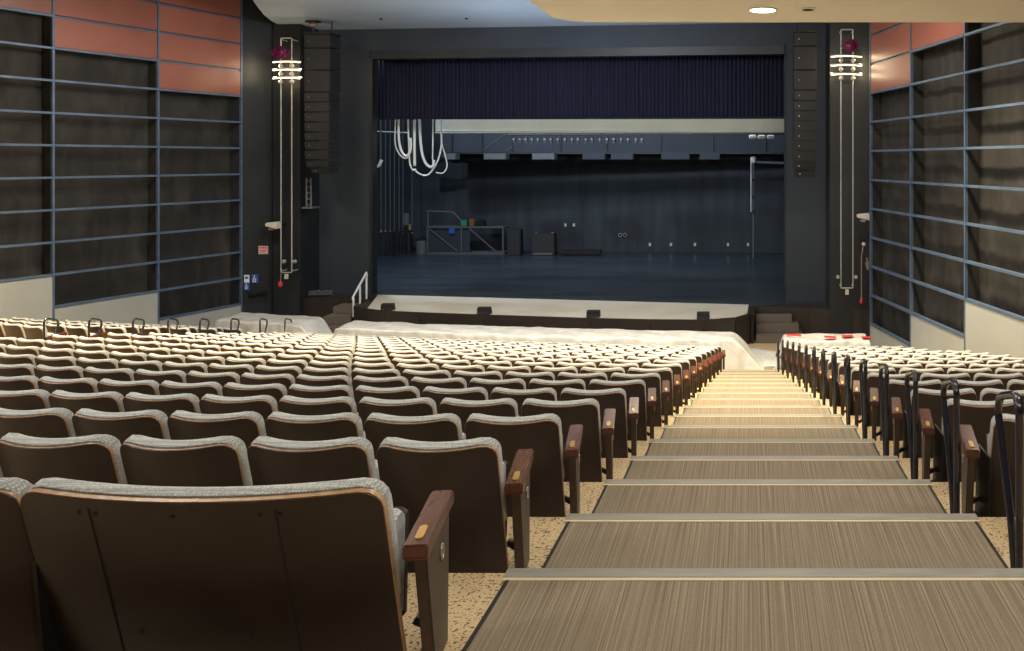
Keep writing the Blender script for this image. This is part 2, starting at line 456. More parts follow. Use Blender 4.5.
def build_proto():
    r = empty('theatre_seat', (0,0,0), 'x', 'theatre seat', None)
    for k_, me in SEATM.items(): 
        o = child(k_, me, r)
        if k_ == 'wood_edge': o['label'] = 'pale plywood edge'
    kids[r.name] = [bpy.data.objects[n_] for n_ in SEATM if n_ in bpy.data.objects]
    return r
proto = build_proto(); used = False
rest = []
GRP = {'centre': 'theatre seats in the centre block', 'right': 'theatre seats in the right block', 'left': 'theatre seats in the far left block'}
for n_, d in enumerate(plan):
    rot = -math.atan(d['k'])
    if d['wide']:
        r = empty('double_theatre_seat', (d['x'], d['y'], d['z']), 'double-width brown seat nearest the camera, worn back with two upright seams', 'theatre seat', GRP['centre'])
        wp = seat_parts(1.10, wide=True)
        for k_, gg in wp.items():
            mm = M['shell_wide'] if k_ == 'back_shell' else PM[k_]
            child(k_, make_mesh(k_, gg, mm), r)
        # seams and screws lie on the back
        def onback(x, l, d_=-.0055):
            dd = d_+.06*(2*x/1.10)**2
            return Vector((x, l*sR+dd*cR, HT-l*cR+dd*sR))
        for sx in (-.305, .255):
            sg = G(); sg.tube([onback(sx+.02*t/8*0, .03+.62*t/8) for t in range(9)], .0022, 5); sg.out('seam', M['rubber'], r)
        for sx, l in ((-.34,.045),(-.285,.045),(-.045,.045),(.21,.045),(.265,.045),(-.225,.47),(.12,.47)):
            sg = G(); c = onback(sx, l, -.006); sg.lathe([(.0075,0),(.0075,-.002),(.003,-.0035)], c, 'y', 10); tag(sg.out('screw', M['darkmetal'], r), 'small screw', None)
        er = bpy.data.objects.new('tmp', None)
        # the end standard sits at the aisle side
        sub = ENDM[1]
        off = 1.13/2-.250
        for nm in ('end_panel','armrest'):
            o = child(nm, sub[nm], r); o.location.x = off
            if nm == 'armrest':
                o['label'] = 'mahogany armrest'; tag(child('number_plate', sub['number_plate'], o), 'brass number plate', None)
            else: tag(child('row_badge', sub['row_badge'], o), 'silver oval badge', None)
        o = child('bracket', sub['bracket'], r); o.location.x = off
        continue
    if d['n'] <= 300 or not d['in']:
        if not used: r = proto; used = True
        else: r = copy_tree(proto)
        r.location = (d['x'], d['y'], d['z']); r.rotation_euler = (0,0,rot)
        r['label'] = seat_label(d); r['category'] = 'theatre seat'; r['group'] = GRP[d['block']]
        if d['end']: add_end(r, d['end'], small=d['y'] > 13)
    else: rest.append(d)
if rest:
    bms = bmesh.new(); mats = []
    me = bpy.data.meshes.new('theatre_seats')
    V = []; Fc = []; FM = []
    ml = [M['shell'], M['edge'], M['fabric'], M['darkmetal'], M['panel'], M['arm']]
    for m_ in ml: me.materials.append(m_)
    eg = {1: end_geo(1), -1: end_geo(-1)}
    for d in rest:
        rot = -math.atan(d['k']); c, s_ = math.cos(rot), math.sin(rot)
        items = [(gg, ml.index(PM[k_])) for k_, gg in SEATG.items()]
        if d['end']: items += [(eg[d['end']]['end_panel'], 4), (eg[d['end']]['armrest'], 5)]
        for gg, mi in items:
            n0 = len(V)
            V += [(d['x']+p.x*c-p.y*s_, d['y']+p.x*s_+p.y*c, d['z']+p.z) for p in gg.v]
            Fc += [tuple(i+n0 for i in q) for q in gg.f]; FM += [mi]*len(gg.f)
    o = mesh_obj('theatre_seat_rows', V, Fc, ml, fm=FM, smooth=True)
    o.data.set_sharp_from_angle(angle=math.radians(38))
    bms.free(); bpy.data.meshes.remove(me)
    tag(o, 'farthest theatre seats, rows just in front of the white plastic sheets', 'theatre seats', kind='stuff')

# ------------------------------------------------------------ rail hoops
def hoop_geo():
    g_ = G()
    pts = [(0,0,0),(0,0,.80),(0,.05,.85),(0,.27,.775),(0,.305,.70),(0,.11,.25),(0,.05,.0)]
    g_.tube(arc(pts, .035, 4), .0185, 10); return g_
hg = hoop_geo(); hm = make_mesh('hoop_tube', hg, M['hoop'])
fg = G(); fg.box((-.026,-.03,0),(.026,.085,.012)); fm_ = make_mesh('foot_plate', fg, M['hoop'], False)
hr = None
def hoop(x, y, z, label, grp):
    r = empty('rail_hoop', (x,y,z), label, 'handrail', grp)
    child('hoop_tube', hm, r); child('foot_plate', fm_, r)
for k in range(0, 15):
    z = lipY(k)+.28
    hoop(XH(z)-.02, z-.03, EL(k+1), ('nearest' if k == 0 else ORD[k+1] if k < 14 else 'farthest')+' black looped handrail on the right side of the aisle', 'black rail hoops beside the right block')
for j, px in enumerate((44, 89, 133, 168, 200, 231, 260, 285)):
    k = 9+j
    zz = lerp(14.35, 20.9, j/7)
    x = (px-CX)*zz/F
    hoop(x, zz, CY and -( (319-CY)*zz/F)-.85, ('leftmost' if j == 0 else 'rightmost' if j == 7 else ORD[j+1]+' from the left,')+' black looped handrail at the far left aisle', 'black rail hoops of the far left aisle')

# ------------------------------------------------------------ side walls
def wall_bays(side, Xf, posts, z_end, zbase, red_n, base_n, names):
    """Xf(z)=wall line; posts = depths of the posts from stage towards the camera"""
    sg = -1 if side == 'left' else 1
    out = Vector(((Xf(posts[1])-Xf(posts[0])), posts[1]-posts[0], 0)).normalized()
    nrm = Vector((out.y, -out.x, 0))
    if nrm.x*sg < 0: nrm = -nrm           # away from the room
    for b in range(len(posts)-1):
        z0, z1 = posts[b], posts[b+1]
        A = Vector((Xf(z0), z0, 0)); B = Vector((Xf(z1), z1, 0)); d = (B-A)
        r = empty('wall_panel_bay', (A+B)/2+Vector((0,0,-5)), names[b], 'wall panelling', f'panelled bays of the {side} wall')
        o0 = r.location
        def put(g_, name, m, label=None, **kw):
            g_.v = [Vector(p)-o0 for p in g_.v]; o = g_.out(name, m, r, **kw)
            if label: o['label'] = label
            return o
        # post at the stage end and (last bay) at the near end
        for q, pt in enumerate([A, B] if b == len(posts)-2 else [A]):
            g_ = G(); g_.beam(pt+Vector((0,0,-5)), pt+Vector((0,0,7.2)), .045, .07, up=nrm); put(g_, 'post', M['rail'])
        rn, bn = red_n[b], base_n[b]
        for n_ in range(bn, 10):
            zz = zbase+.755*n_
            a = A+d*.008; c = B-d*.008
            g_ = G()
            if n_ >= rn+1: 
                g_.beam(a+nrm*.045+Vector((0,0,zz)), c+nrm*.045+Vector((0,0,zz)), .05, .045)
            else: g_.beam(a+Vector((0,0,zz)), c+Vector((0,0,zz)), .09, .05)
            put(g_, 'rail', M['rail'])
        for n_ in range(rn, 9):
            g_ = G(); z_a = zbase+.755*n_+.035; z_b = zbase+.755*(n_+1)-.03
            a = A+d*.012+nrm*.0; c = B-d*.012+nrm*.0
            g_.beam(a+Vector((0,0,(z_a+z_b)/2)), c+Vector((0,0,(z_a+z_b)/2)), .04, z_b-z_a); put(g_, 'red_panel', M['redpanel'], 'copper red panel', bevel=.006)
        g_ = G(); z_a = -5.6; z_b = zbase+.755*bn-.035
        a = A+d*.0; c = B
        g_.beam(a+Vector((0,0,(z_a+z_b)/2)), c+Vector((0,0,(z_a+z_b)/2)), .05, z_b-z_a); put(g_, 'base_panel', M['basepanel'], 'pale grey base panel')
        # hung cloth, gently rippled
        zl, zh = zbase+.755*bn-.1, zbase+.755*rn+.1
        nx, nz = 40, 30; v = []; f = []
        for j in range(nz+1):
            for i in range(nx+1):
                p = A+d*(.015+.97*i/nx); z_ = lerp(zl, zh, j/nz)
                off = .30+.05*noise.noise(Vector((i*.16+b*9, j*.06, 3.1+sg)))+.025*noise.noise(Vector((i*.6, j*.12, b*3)))
                q = p+nrm*off; v.append((q.x, q.y, z_))
        for j in range(nz):
            for i in range(nx): f.append((j*(nx+1)+i, j*(nx+1)+i+1, (j+1)*(nx+1)+i+1, (j+1)*(nx+1)+i))
        g_ = G().add(v, f); put(g_, 'scrim_cloth', M['cloth'], 'dark hung cloth', smooth=True)
        # return that closes the bay's stage end
        g_ = G(); g_.beam(A+nrm*.22+Vector((0,0,zl)), A+nrm*.22+Vector((0,0,7)), .02, .36, up=nrm)
        put(g_, 'side_return', M['cloth'])
    # structural wall behind
    p0 = Vector((Xf(posts[0]), posts[0], 0))+nrm*.6; p1 = Vector((Xf(-6), -6, 0))+nrm*.6
    g_ = G(); g_.beam(p0+Vector((0,0,.8)), p1+Vector((0,0,.8)), .2, 13.4)
    struct(g_.out('wall_'+side, M['wall']))
XL = lambda z: -14.77-.315*(23.3-z)
XR = lambda z: 3.23+.229*(21-z)
wall_bays('left', XL, [23.3, 21.0, 18.67, 16.35, 14.0], 0, .344, [2,3,4,5], [-6,-5,-4,-3],
  ['left wall bay nearest the stage, dark cloth under four rows of red panels', 'middle bay of the left wall, dark cloth under two rows of red panels', 'left wall bay at the photo edge, red only at the top', 'left wall bay just outside the photo edge'])
wall_bays('right', XR, [21.0, 18.55, 16.03, 13.6], 0, .236, [2,3,4], [-6,-5,-4],
  ['right wall bay nearest the stage, dark cloth below two rows of red panels', 'middle bay of the right wall, dark cloth below one red panel', 'right wall bay at the photo edge, dark cloth between blue rails'])

# ------------------------------------------------------------ stage house
ZS = -4.17
def PY(x): return 23.8-.093*x       # proscenium line
JL, JR = -11.77, 1.11
TOP = 3.14
# proscenium wall: left part, right part, header; one structural wall with a hole
def wallseg(g_, x0, x1, z0, z1, t=.5, dy=0):
    g_.prism([(x0,PY(x0)+dy),(x1,PY(x1)+dy),(x1,PY(x1)+dy+t),(x0,PY(x0)+dy+t)], z0, z1)
g = G(); wallseg(g, -14.2, JL, -4.95, 8); wallseg(g, JR, 4.3, -4.95, 8); wallseg(g, JL, JR, TOP+.26, 8)
struct(g.out('wall_proscenium', M['navywall']))
g = G()
wallseg(g, JL, JL+.09, ZS, TOP+.26, .3, -.02); wallseg(g, JR-.03, JR, ZS, TOP+.26, .3, -.02); wallseg(g, JL, JR, TOP, TOP+.26, .3, -.02)
struct(g.out('trim_1', M['blackwall']))
# black side walls and pilasters that carry the lamps
g = G()
a = (XL(23.3), 23.3); 
g.prism([a, (-14.18, 24.3), (-14.6, 25.4), (-15.6, 25.4), (-15.4, 23.3)], -4.95, 8)
struct(g.out('wall_stage_left', M['blackwall']))
# left pilaster px 273..302
g = G(); pl0 = P(273, 0, 24.0); pl1 = P(302, 0, 24.0)
g.prism([(pl0.x, 24.0), (pl1.x, 23.9), (pl1.x-.05, 25.3), (pl0.x-.05, 25.3)], -4.95, 8)
struct(g.out('wall_pilaster_left', M['blackwall']))
g = G(); q0 = P(830, 0, 22.3); q1 = P(871.5, 0, 22.3)
g.prism([(q0.x, 22.35), (q1.x, 22.25), (q1.x+.5, 21.0), (q1.x+1.2, 21.2), (q1.x+1.2, 24.2), (q0.x, 24.2)], -4.95, 8)
struct(g.out('wall_pilaster_right', M['blackwall']))

# stage: deck, thrust, fascia, side platforms
stg = empty('stage_apron', (-5.3, 24, -4.95), 'pale curved front edge of the raised stage with dark brown face panels', 'stage')
def sput(g_, name, m, label=None, par=stg, **kw):
    o0 = par.location; g_.v = [Vector(p)-o0 for p in g_.v]; o = g_.out(name, m, par, **kw)
    if label: o['label'] = label
    return o
front = [(353.5,306.2),(366,309.0),(385,311.3),(420,312.9),(450,314),(484,315.2),(540,317),(591,318.7),(650,319.9),(704,320.3),(735,318),(751,314.6)]
fr = []
for px, py in front:
    y = -ZS*F/(py-CY); fr.append(((px-CX)*y/F, y))
g = G(); g.prism([(-11.5, PY(-11.5)+.35)]+fr[:]+[(.16, 22.7),(.3, PY(.3)+.2)], ZS-.1, ZS-.02)
sput(g, 'thrust_base', M['fascia'])
inner = [(x, y+.10) for x, y in fr]
g = G(); g.prism([(-11.45, 24.75)]+inner[1:-1]+[(-.02, 21.75), (.02, 23.05)], ZS-.02, ZS+.004)
sput(g, 'thrust_deck', M['thrust'], 'pale unpainted thrust deck')
# main floor
g = G(); g.prism([(-22, 25.0), (-11.6, 24.74), (.02, 23.07), (.3, 22.9), (1.2, 23.3), (7, 23.3), (7, 38.5), (-22, 38.5)], ZS-.15, ZS+.001)
struct(g.out('floor_stage', M['stagefloor']))
# fascia panels
for i in range(len(fr)-1):
    (x0,y0),(x1,y1) = fr[i], fr[i+1]
    g = G(); g.prism([(x0+.006,y0),(x1-.006,y1),(x1-.006,y1+.05),(x0+.006,y0+.05)], -4.95, ZS+.012); sput(g, 'fascia_panel', M['fascia'])
g = G(); g.prism([(.085,21.52),(.16,21.6),(.2,22.8),(.12,22.8)], -4.95, ZS+.012); sput(g, 'fascia_panel', M['fascia'])
# side platforms
g = G(); g.prism([(-15.0, 24.25), (-11.3, 23.95), (-11.3, 25.2), (-15.0, 25.3)], -4.95, ZS)
g.prism([(.2, 22.75), (3.5, 22.2), (3.6, 24.2), (.2, 24.4)], -4.95, ZS)
struct(g.out('floor_stage_sides', M['fascia']))
g = G()
for x in (.9, 1.7, 2.55):
    yy = 22.75-(x-.2)*.167; g.prism([(x,yy-.006),(x+.02,yy-.009),(x+.02,yy+.02),(x,yy+.02)], -4.93, ZS-.03)
struct(g.out('trim_9', M['rubber']))

# steps
def steps(name_pt, blocks, label):
    r = empty('stage_steps', name_pt, label, 'steps')
    for (x0,x1,y0,y1,z0,z1) in blocks:
        g_ = G(); g_.box((x0,y0,z0),(x1,y1,z1)); g_.v = [p-r.location for p in g_.v]; g_.out('step', M['step'], r, bevel=.012)
    return r
bl = []
for i, (xa, xb, ya, top) in enumerate(((314,346,326,327.5),(323,351,315,317.5),(333,352,306,308.5))):
    Y = (22.55, 22.95, 23.35)[i]; zt = (-4.72, -4.49, -4.28)[i]
    bl.append(((xa-CX)*Y/F, (xb-CX)*Y/F, Y, 23.93, -4.95 if i == 0 else (-4.72,-4.72,-4.49)[i]+.001, zt))
steps((-12, 23, -4.95), bl, 'taupe block steps up to the stage at its left side')
bl = []
for i in range(3):
    Y = (21.6, 21.95, 22.3)[i]; zt = (-4.74, -4.54, -4.34)[i]
    xb = (803, 799, 792)[i]
    bl.append((.22, (xb-CX)*Y/F, Y, 22.62, -4.95 if i == 0 else (-4.95,-4.74,-4.54)[i]+.001, zt))
steps((.6, 22, -4.95), bl, 'taupe block steps up to the stage at its right side')

# handrail by left steps
r = empty('stair_handrail', P(360, 304, 23.4), 'short white tubular handrail at the left stage steps', 'handrail')
def rput(g_, name, m, label=None, par=None, **kw):
    par = par or r
    g_.v = [Vector(p)-par.location for p in g_.v]; o = g_.out(name, m, par, **kw)
    if label: o['label'] = label
    return o
Y = 23.4
g = G(); g.tube([P(353,300,22.9), P(353,297,22.9), P(366.5,272.5,24.0), P(367,276,24.0)], .03, 8); rput(g, 'top_rail', M['white'])
for a_, b_, yy in ((353.5,(298,305),22.9),(360,(286,303),23.45),(366.5,(274,299),24.0)):
    zb = -4.30 if yy < 23.9 else ZS
    if yy < 23: zb = -4.49
    g = G(); top_ = P(a_, b_[0], yy); g.tube([top_, (top_.x, top_.y, zb)], .028, 8); rput(g, 'post', M['white'])

# foot boxes on the thrust
for i, (xa, xb, yb) in enumerate(((382,394,311.2),(478,491,315),(587,600,318.3),(697,709.6,320.2))):
    y = -ZS*F/(yb-CY)+.14
    x0, x1 = (xa-CX)*y/F, (xb-CX)*y/F
    r = empty('floor_monitor', ((x0+x1)/2, y, ZS+.005), ('leftmost' if i == 0 else 'second from left' if i == 1 else 'third from left' if i == 2 else 'rightmost')+' small black box on the pale stage edge', 'speaker', 'small black boxes on the stage edge')
    w = (x1-x0)/2
    g = G(); g.add([(-w,-.1,0),(w,-.1,0),(w,.12,0),(-w,.12,0),(-w,-.08,.17),(w,-.08,.17),(w,.05,.19),(-w,.05,.19)], [(0,3,2,1),(4,5,6,7),(0,1,5,4),(1,2,6,5),(2,3,7,6),(3,0,4,7)])
    g.out('cabinet', M['speaker'], r, bevel=.008)
    g = G(); g.box((-w*.9,-.098,.02),(w*.9,-.092,.15)); g.v = [p+Vector((0,.008,0)) for p in g.v]; g.out('grille', M['darkmetal'], r)

# proscenium curtain
v = []; f = []; nx = 420
Yc = .75
for j, z_ in enumerate((1.30, 1.34, 2.2, 4.4)):
    for i in range(nx+1):
        x = lerp(JL-.1, JR+.1, i/nx)
        yy = PY(x)+Yc+.05*math.sin(i*1.55+.5*math.sin(i*.13))*(1 if z_ < 3 else .7)
        v.append((x, yy, z_+ (.012*math.sin(i*.31) if j == 0 else 0)))
for j in range(3):
    for i in range(nx): f.append((j*(nx+1)+i, j*(nx+1)+i+1, (j+1)*(nx+1)+i+1, (j+1)*(nx+1)+i))
r = empty('stage_curtain', (-5.3, PY(-5.3)+Yc, 1.3), 'raised navy pleated curtain across the top of the stage opening', 'curtain')
g = G().add(v, f); g.v = [p-r.location for p in g.v]; o = g.out('pleated_cloth', M['velvet'], r, smooth=True)
sd = o.modifiers.new('thick', 'SOLIDIFY'); sd.thickness = .02
g = G(); g.tube([(JL-.1, PY(JL)+Yc-.13, 1.31),(JR+.1, PY(JR)+Yc-.13, 1.31)], .02, 6); g.v = [p-r.location for p in g.v]; g.out('hem', M['velvet'], r)

# stage house shell
g = G()
def BY(x): return 36.0-.08*x
g.prism([(-22,BY(-22)),(3.2,BY(3.2)),(3.2,BY(3.2)+.3),(-22,BY(-22)+.3)], ZS-.1, 9.5)
struct(g.out('wall_upstage', M['duskwall']))
g = G(); g.box((-22.3, 25.2, ZS-.1), (-22, 39, 9.5)); struct(g.out('wall_stage_wing_left', M['blackwall']))
g = G(); g.box((3.2, 24.4, ZS-.1), (3.5, 37, 9.5)); struct(g.out('wall_stage_wing_right', M['duskwall']))
g = G(); g.box((-22.3, 24.3, 9.5), (3.5, 39, 9.7)); struct(g.out('ceiling_stage', M['ceildark']))
# side leg flat on right inside (lighter panel right of pipe)
def thingbox(name, a, b, m, label, cat, group=None, bevel=.0):
    g_ = G(); c = Vector(((a[0]+b[0])/2, (a[1]+b[1])/2, a[2])); g_.box(Vector(a)-c, Vector(b)-c)
    return tag(g_.out(name, m, loc=c, bevel=bevel), label, cat, group)

# cream beam under curtain
r = empty('lighting_bridge', P(600, 125, 27.5), 'long cream beam hanging just below the navy curtain', 'beam')
g = G(); a = P(438, 119, 28.0); b = P(437, 132, 28.0); c = P(792, 120.5, 26.6); d_ = P(792, 130, 26.6)
g.beam((a.x,28.0,(a.z+b.z)/2), (c.x,26.6,(c.z+d_.z)/2), .35, .40); rput(g, 'beam', M['beam'])
g = G(); g.beam((a.x,28.0,b.z-.02), (c.x,26.6,b.z-.04), .45, .05); rput(g, 'lower_flange', M['beam'])
for px in (470, 540, 610, 680, 745):
    g = G(); t = (px-438)/354; yy = lerp(28,26.6,t); p_ = P(px,120,yy); g.tube([(p_.x,yy,p_.z-.1),(p_.x,yy,9.45)], .02, 6); rput(g, 'hanger', M['darkmetal'])

# upper duct band on the back wall
r = empty('upstage_gallery', P(600, 150, 34), 'grey gallery band high on the upstage wall', 'gallery')
g = G(); g.box((P(440,0,34).x, 34.0, P(0,152,34).z), (P(792,0,34).x, 35.3, P(0,132,34).z)); rput(g, 'front_panel', M['navywall'])
for px in (452, 482, 512, 560, 606, 660, 712, 765):
    g = G(); p_ = P(px, 0, 34); g.box((p_.x, 33.93, P(0,151,34).z), (p_.x+.05, 34.0, P(0,132,34).z)); rput(g, 'upright', M['blackwall'])
g = G(); g.box((P(440,0,34).x, 33.9, P(0,154,34).z), (P(792,0,34).x, 34.2, P(0,152,34).z)); rput(g, 'lower_rail', M['blackwall'])
for px in (482,506): 
    g = G(); g.beam((P(px,0,34).x,33.97,P(0,151,34).z),(P(px+24,0,34).x,33.97,P(0,134,34).z),.02,.03); rput(g, 'brace', M['grey'])
for i, (xa, xb) in enumerate(((448,458),(486,508),(534,556),(584,606),(612,634),(662,690),(700,720))):
    thing_ = thingbox('strip_light', (P(xa,0,33.3).x, 33.0, P(0,159.5,33.3).z), (P(xb,0,33.3).x, 33.5, P(0,153.5,33.3).z), M['grey'] if i < 3 else M['navywall'],
      ('leftmost' if i == 0 else ORD[i+1]+' from left' if i < 6 else 'rightmost')+' grey strip light box hung under the upstage gallery', 'stage light', 'strip light boxes upstage', .01)
# black border cloth behind strip lights
v = []; f = []
for i in range(81):
    x = lerp(P(420,0,34.6).x, P(792,0,34.6).x, i/80); yy = 35.42+.05*math.sin(i*1.3)
    bot = P(0, 163+1.6*noise.noise(Vector((i*.35,0,0)))*2, 34.6).z
    v += [(x,yy,bot),(x,yy,P(0,152,34.6).z)]
for i in range(80): f.append((2*i,2*i+2,2*i+3,2*i+1))
g = G().add(v, f); r_ = g.v[0].copy(); g.v = [p-r_ for p in g.v]; o = g.out('border_cloth', M['blackwall'], loc=r_, smooth=True); sd = o.modifiers.new('t','SOLIDIFY'); sd.thickness = .02
tag(o, 'short black border cloth below the upstage gallery', 'curtain')

# batten with lamps
Yb = 30.0
r = empty('lighting_batten', P(640, 134, Yb), 'horizontal black lighting pipe below the cream beam', 'pipe')
g = G(); g.tube([P(508, 134.5, Yb), P(790, 134.0, Yb)], .03, 8); rput(g, 'pipe', M['darkmetal'])
for px in (520, 590, 660, 730, 785):
    g = G(); p_ = P(px, 134.5, Yb); g.tube([p_, (p_.x, p_.y, 9.45)], .012, 5); rput(g, 'cable_drop', M['darkmetal'])
lamps = [514,520,526,532,538,545,551,558,565,572,578,586,592,600,607,614,621,628,636,642]
def lamp_geo():
    b_ = G(); b_.lathe([(.03,.10),(.055,.08),(.06,-.06),(.075,-.13)], (0,0,-.16), 'z', 10)
    k_ = G(); k_.tube([(-.07,0,-.16),(-.07,0,-.03),(0,0,.035),(.07,0,-.03),(.07,0,-.16)], .01, 5)
    l_ = G(); l_.lathe([(.001,-.002),(.05,0)], (0,-.062,-.15), 'y', 10)
    return b_, k_, l_
b_, k_, l_ = lamp_geo()
LB, LK, LL = make_mesh('housing', b_, M['darkmetal']), make_mesh('yoke', k_, M['darkmetal']), make_mesh('lens', l_, M['grey'], False)
for i, px in enumerate(lamps):
    p_ = P(px, 134.5, Yb)
    q = empty('stage_lamp', p_-Vector((0,0,.03)), ('leftmost' if i == 0 else ORD[i+1]+' from left' if i < len(lamps)-1 else 'last on the right')+' of the row of small hanging stage lamps', 'stage light', 'small lamps along the lighting pipe')
    child('housing', LB, q); child('yoke', LK, q); child('lens', LL, q)
for i, px in enumerate((752.5, 761.5, 770.5)):
    p_ = P(px, 136.5, 29.6)
    q = empty('flood_lamp', p_, ('left','middle','right')[i]+' of three pale flood lamps under the beam at right', 'stage light', 'pale flood lamps at right')
    g = G(); g.box((-.13,-.08,-.09),(.13,.1,.06)); g.out('housing', M['whitebox'], q, bevel=.02)
    g = G(); g.box((-.11,-.087,-.07),(.11,-.081,.01)); g.out('reflector', M['steel'], q)
    g = G(); g.tube([(0,0,.06),(0,.35,.14)], .012, 6); g.out('clamp', M['darkmetal'], q)

# vertical pipe at stage right side, with horizontal arm
r = empty('standpipe', P(752, 247, 33.5), 'tall pale vertical pipe at the right end of the upstage wall', 'pipe')
g = G(); g.tube([P(753.5,157,34.0), (P(753.5,0,34.0).x, 34.0, ZS)], .045, 8); rput(g, 'pipe', M['grey'])
g = G(); g.tube([P(751,157,33.9), P(751,212,33.9)], .02, 6); rput(g, 'conduit', M['cable'])
g = G(); g.tube([P(754,162,34.0), P(788,163.5,34.0)], .06, 8); rput(g, 'horizontal_pipe', M['grey'])
g = G(); g.lathe([(.05,-.15),(.12,-.1),(.12,.1),(.05,.15)], P(753.5,160,33.95), 'z', 10); rput(g, 'valve', M['pipe'])
for py in (180,197,212): 
    g = G(); p_ = P(752.5,py,33.95); g.box(p_-Vector((.12,.03,.06)), p_+Vector((.1,.03,.06))); rput(g, 'clamp', M['darkmetal'])
# small wall outlets on the upstage wall base
for i, px in enumerate((565.5, 574, 650, 671, 695, 728, 748)):
    py = 225 if i < 2 else 244.5
    x = (px-CX)/F; Y = 36.0/(1+.08*x)-.03
    p_ = P(px, py, Y)
    thingbox('wall_outlet', p_-Vector((.05,.03,.07)), p_+Vector((.05,.0,.07)), M['whitebox'],
      ('leftmost' if i == 0 else ORD[i+1]+' from left' if i < 6 else 'rightmost')+' tiny pale outlet on the dark upstage wall', 'outlet', 'tiny outlets on the upstage wall')
for i, px in enumerate((620, 625)):
    Y = 37.1; g = G(); ring = [P(px,0,Y)*1 for _ in range(1)]
    c = P(px, 235, 36.38)
    g.tube([(c.x+.08*math.cos(2*math.pi*k/12), c.y, c.z+.08*math.sin(2*math.pi*k/12)) for k in range(13)], .018, 5, cap=False)
    g.v = [p-c for p in g.v]
    tag(g.out('wall_ring', M['steel'], loc=c, smooth=True), ('left','right')[i]+' of two small metal rings on the upstage wall', 'ring', 'metal rings on the upstage wall')
# vertical seams on back wall
for i, px in enumerate((582,637,700)):
    x = (px-CX)/F; Y = 36.0/(1+.08*x)-.02; p_ = P(px, 165, Y)
    g = G(); g.box((p_.x, Y-.01, ZS), (p_.x+.04, Y+.03, p_.z)); 
    o = g.out('trim_%d' % (i+2), M['blackwall']); struct(o)

# work platform / desk upstage left
Yd = 35.8
r = empty('equipment_table', P(468, 247, Yd), 'long dark table with diagonal braces at the left of the upstage wall', 'table')
def dz(py): return P(0, py, Yd).z
x0, x1 = P(430,0,Yd).x, P(507,0,Yd).x
ztab = ZS+1.22
g = G(); g.box((x0,Yd-.45,ztab-.06),(x1,Yd+.45,ztab)); rput(g, 'table_top', M['grey'], bevel=.01)
g = G(); g.box((x0,Yd-.38,ZS+.0),(x1,Yd+.38,ZS+.08)); rput(g, 'base_rail', M['grey'])
for x in (x0+.05, (x0*.55+x1*.45), x1-.06):
    for yy in (Yd-.38, Yd+.38):
        g = G(); g.box((x-.03,yy-.03,ZS+.08),(x+.03,yy+.03,ztab-.06)); rput(g, 'leg', M['grey'])
for a_, b_ in ((x0+.1, x0+1.4), (x0+1.9, x0+3.1)):
    g = G(); g.beam((a_,Yd-.40,ztab-.08),(b_,Yd-.40,ZS+.1),.03,.05); rput(g, 'brace', M['grey'])
g = G(); g.box((x0+.08,Yd-.34,ZS+.1),(x0+1.9,Yd-.30,ztab-.1)); rput(g, 'side_panel', M['navywall'])
thingbox('notice', (P(452.5,0,Yd).x,Yd-.43,P(0,233.5,Yd-.4).z),(P(458,0,Yd).x,Yd-.41,P(0,227,Yd-.4).z), M['bluesign'], 'small blue notice on the front of the dark stage table', 'sign')
r = empty('guard_rail', P(445, 212, Yd), 'thin grey rail rising over the dark stage table', 'handrail')
g = G(); g.tube(arc([P(427,211,Yd), P(453,212,Yd), P(463,222.5,Yd)], .1), .035, 6); rput(g, 'rail', M['grey'])
g = G(); g.tube([P(428,211,Yd), (P(428,0,Yd).x, Yd, ZS)], .03, 6); rput(g, 'post', M['grey'])
# gear on table
def gear(px0, px1, h, m, label, cat, nm, yoff=0):
    a = Vector((P(px0,0,Yd).x, Yd-.2+yoff, ztab)); b = Vector((P(px1,0,Yd).x, Yd+.2+yoff, ztab+h))
    r_ = empty(nm, ((a.x+b.x)/2, (a.y+b.y)/2, a.z), label, cat)
    g_ = G(); g_.box(a-r_.location, b-r_.location); g_.out('case', m, r_, bevel=.03)
    g_ = G(); g_.tube(arc([(-.1,0,h),(-.1,0,h+.07),(.1,0,h+.07),(.1,0,h)], .02), .012, 6); g_.out('handle', M['darkmetal'], r_)
gear(462, 468, .27, M['green'], 'green equipment case on the dark stage table', 'case', 'green_case')
gear(470.5, 475.5, .33, M['rust'], 'brown equipment case on the dark stage table', 'case', 'brown_case')
gear(478, 485, .24, M['darkmetal'], 'black equipment case on the dark stage table', 'case', 'black_case')
# barrel
c = Vector((P(421.5,0,35.5).x, 35.5, ZS)); r = empty('waste_bin', c, 'grey cylindrical bin left of the dark stage table', 'bin')
g = G(); g.lathe([(.22,0),(.24,.3),(.25,.62)], (0,0,0), 'z', 16); g.out('body', M['grey'], r)
g = G(); g.lathe([(.265,.62),(.265,.66),(.1,.70)], (0,0,0), 'z', 16); g.out('lid', M['darkmetal'], r)
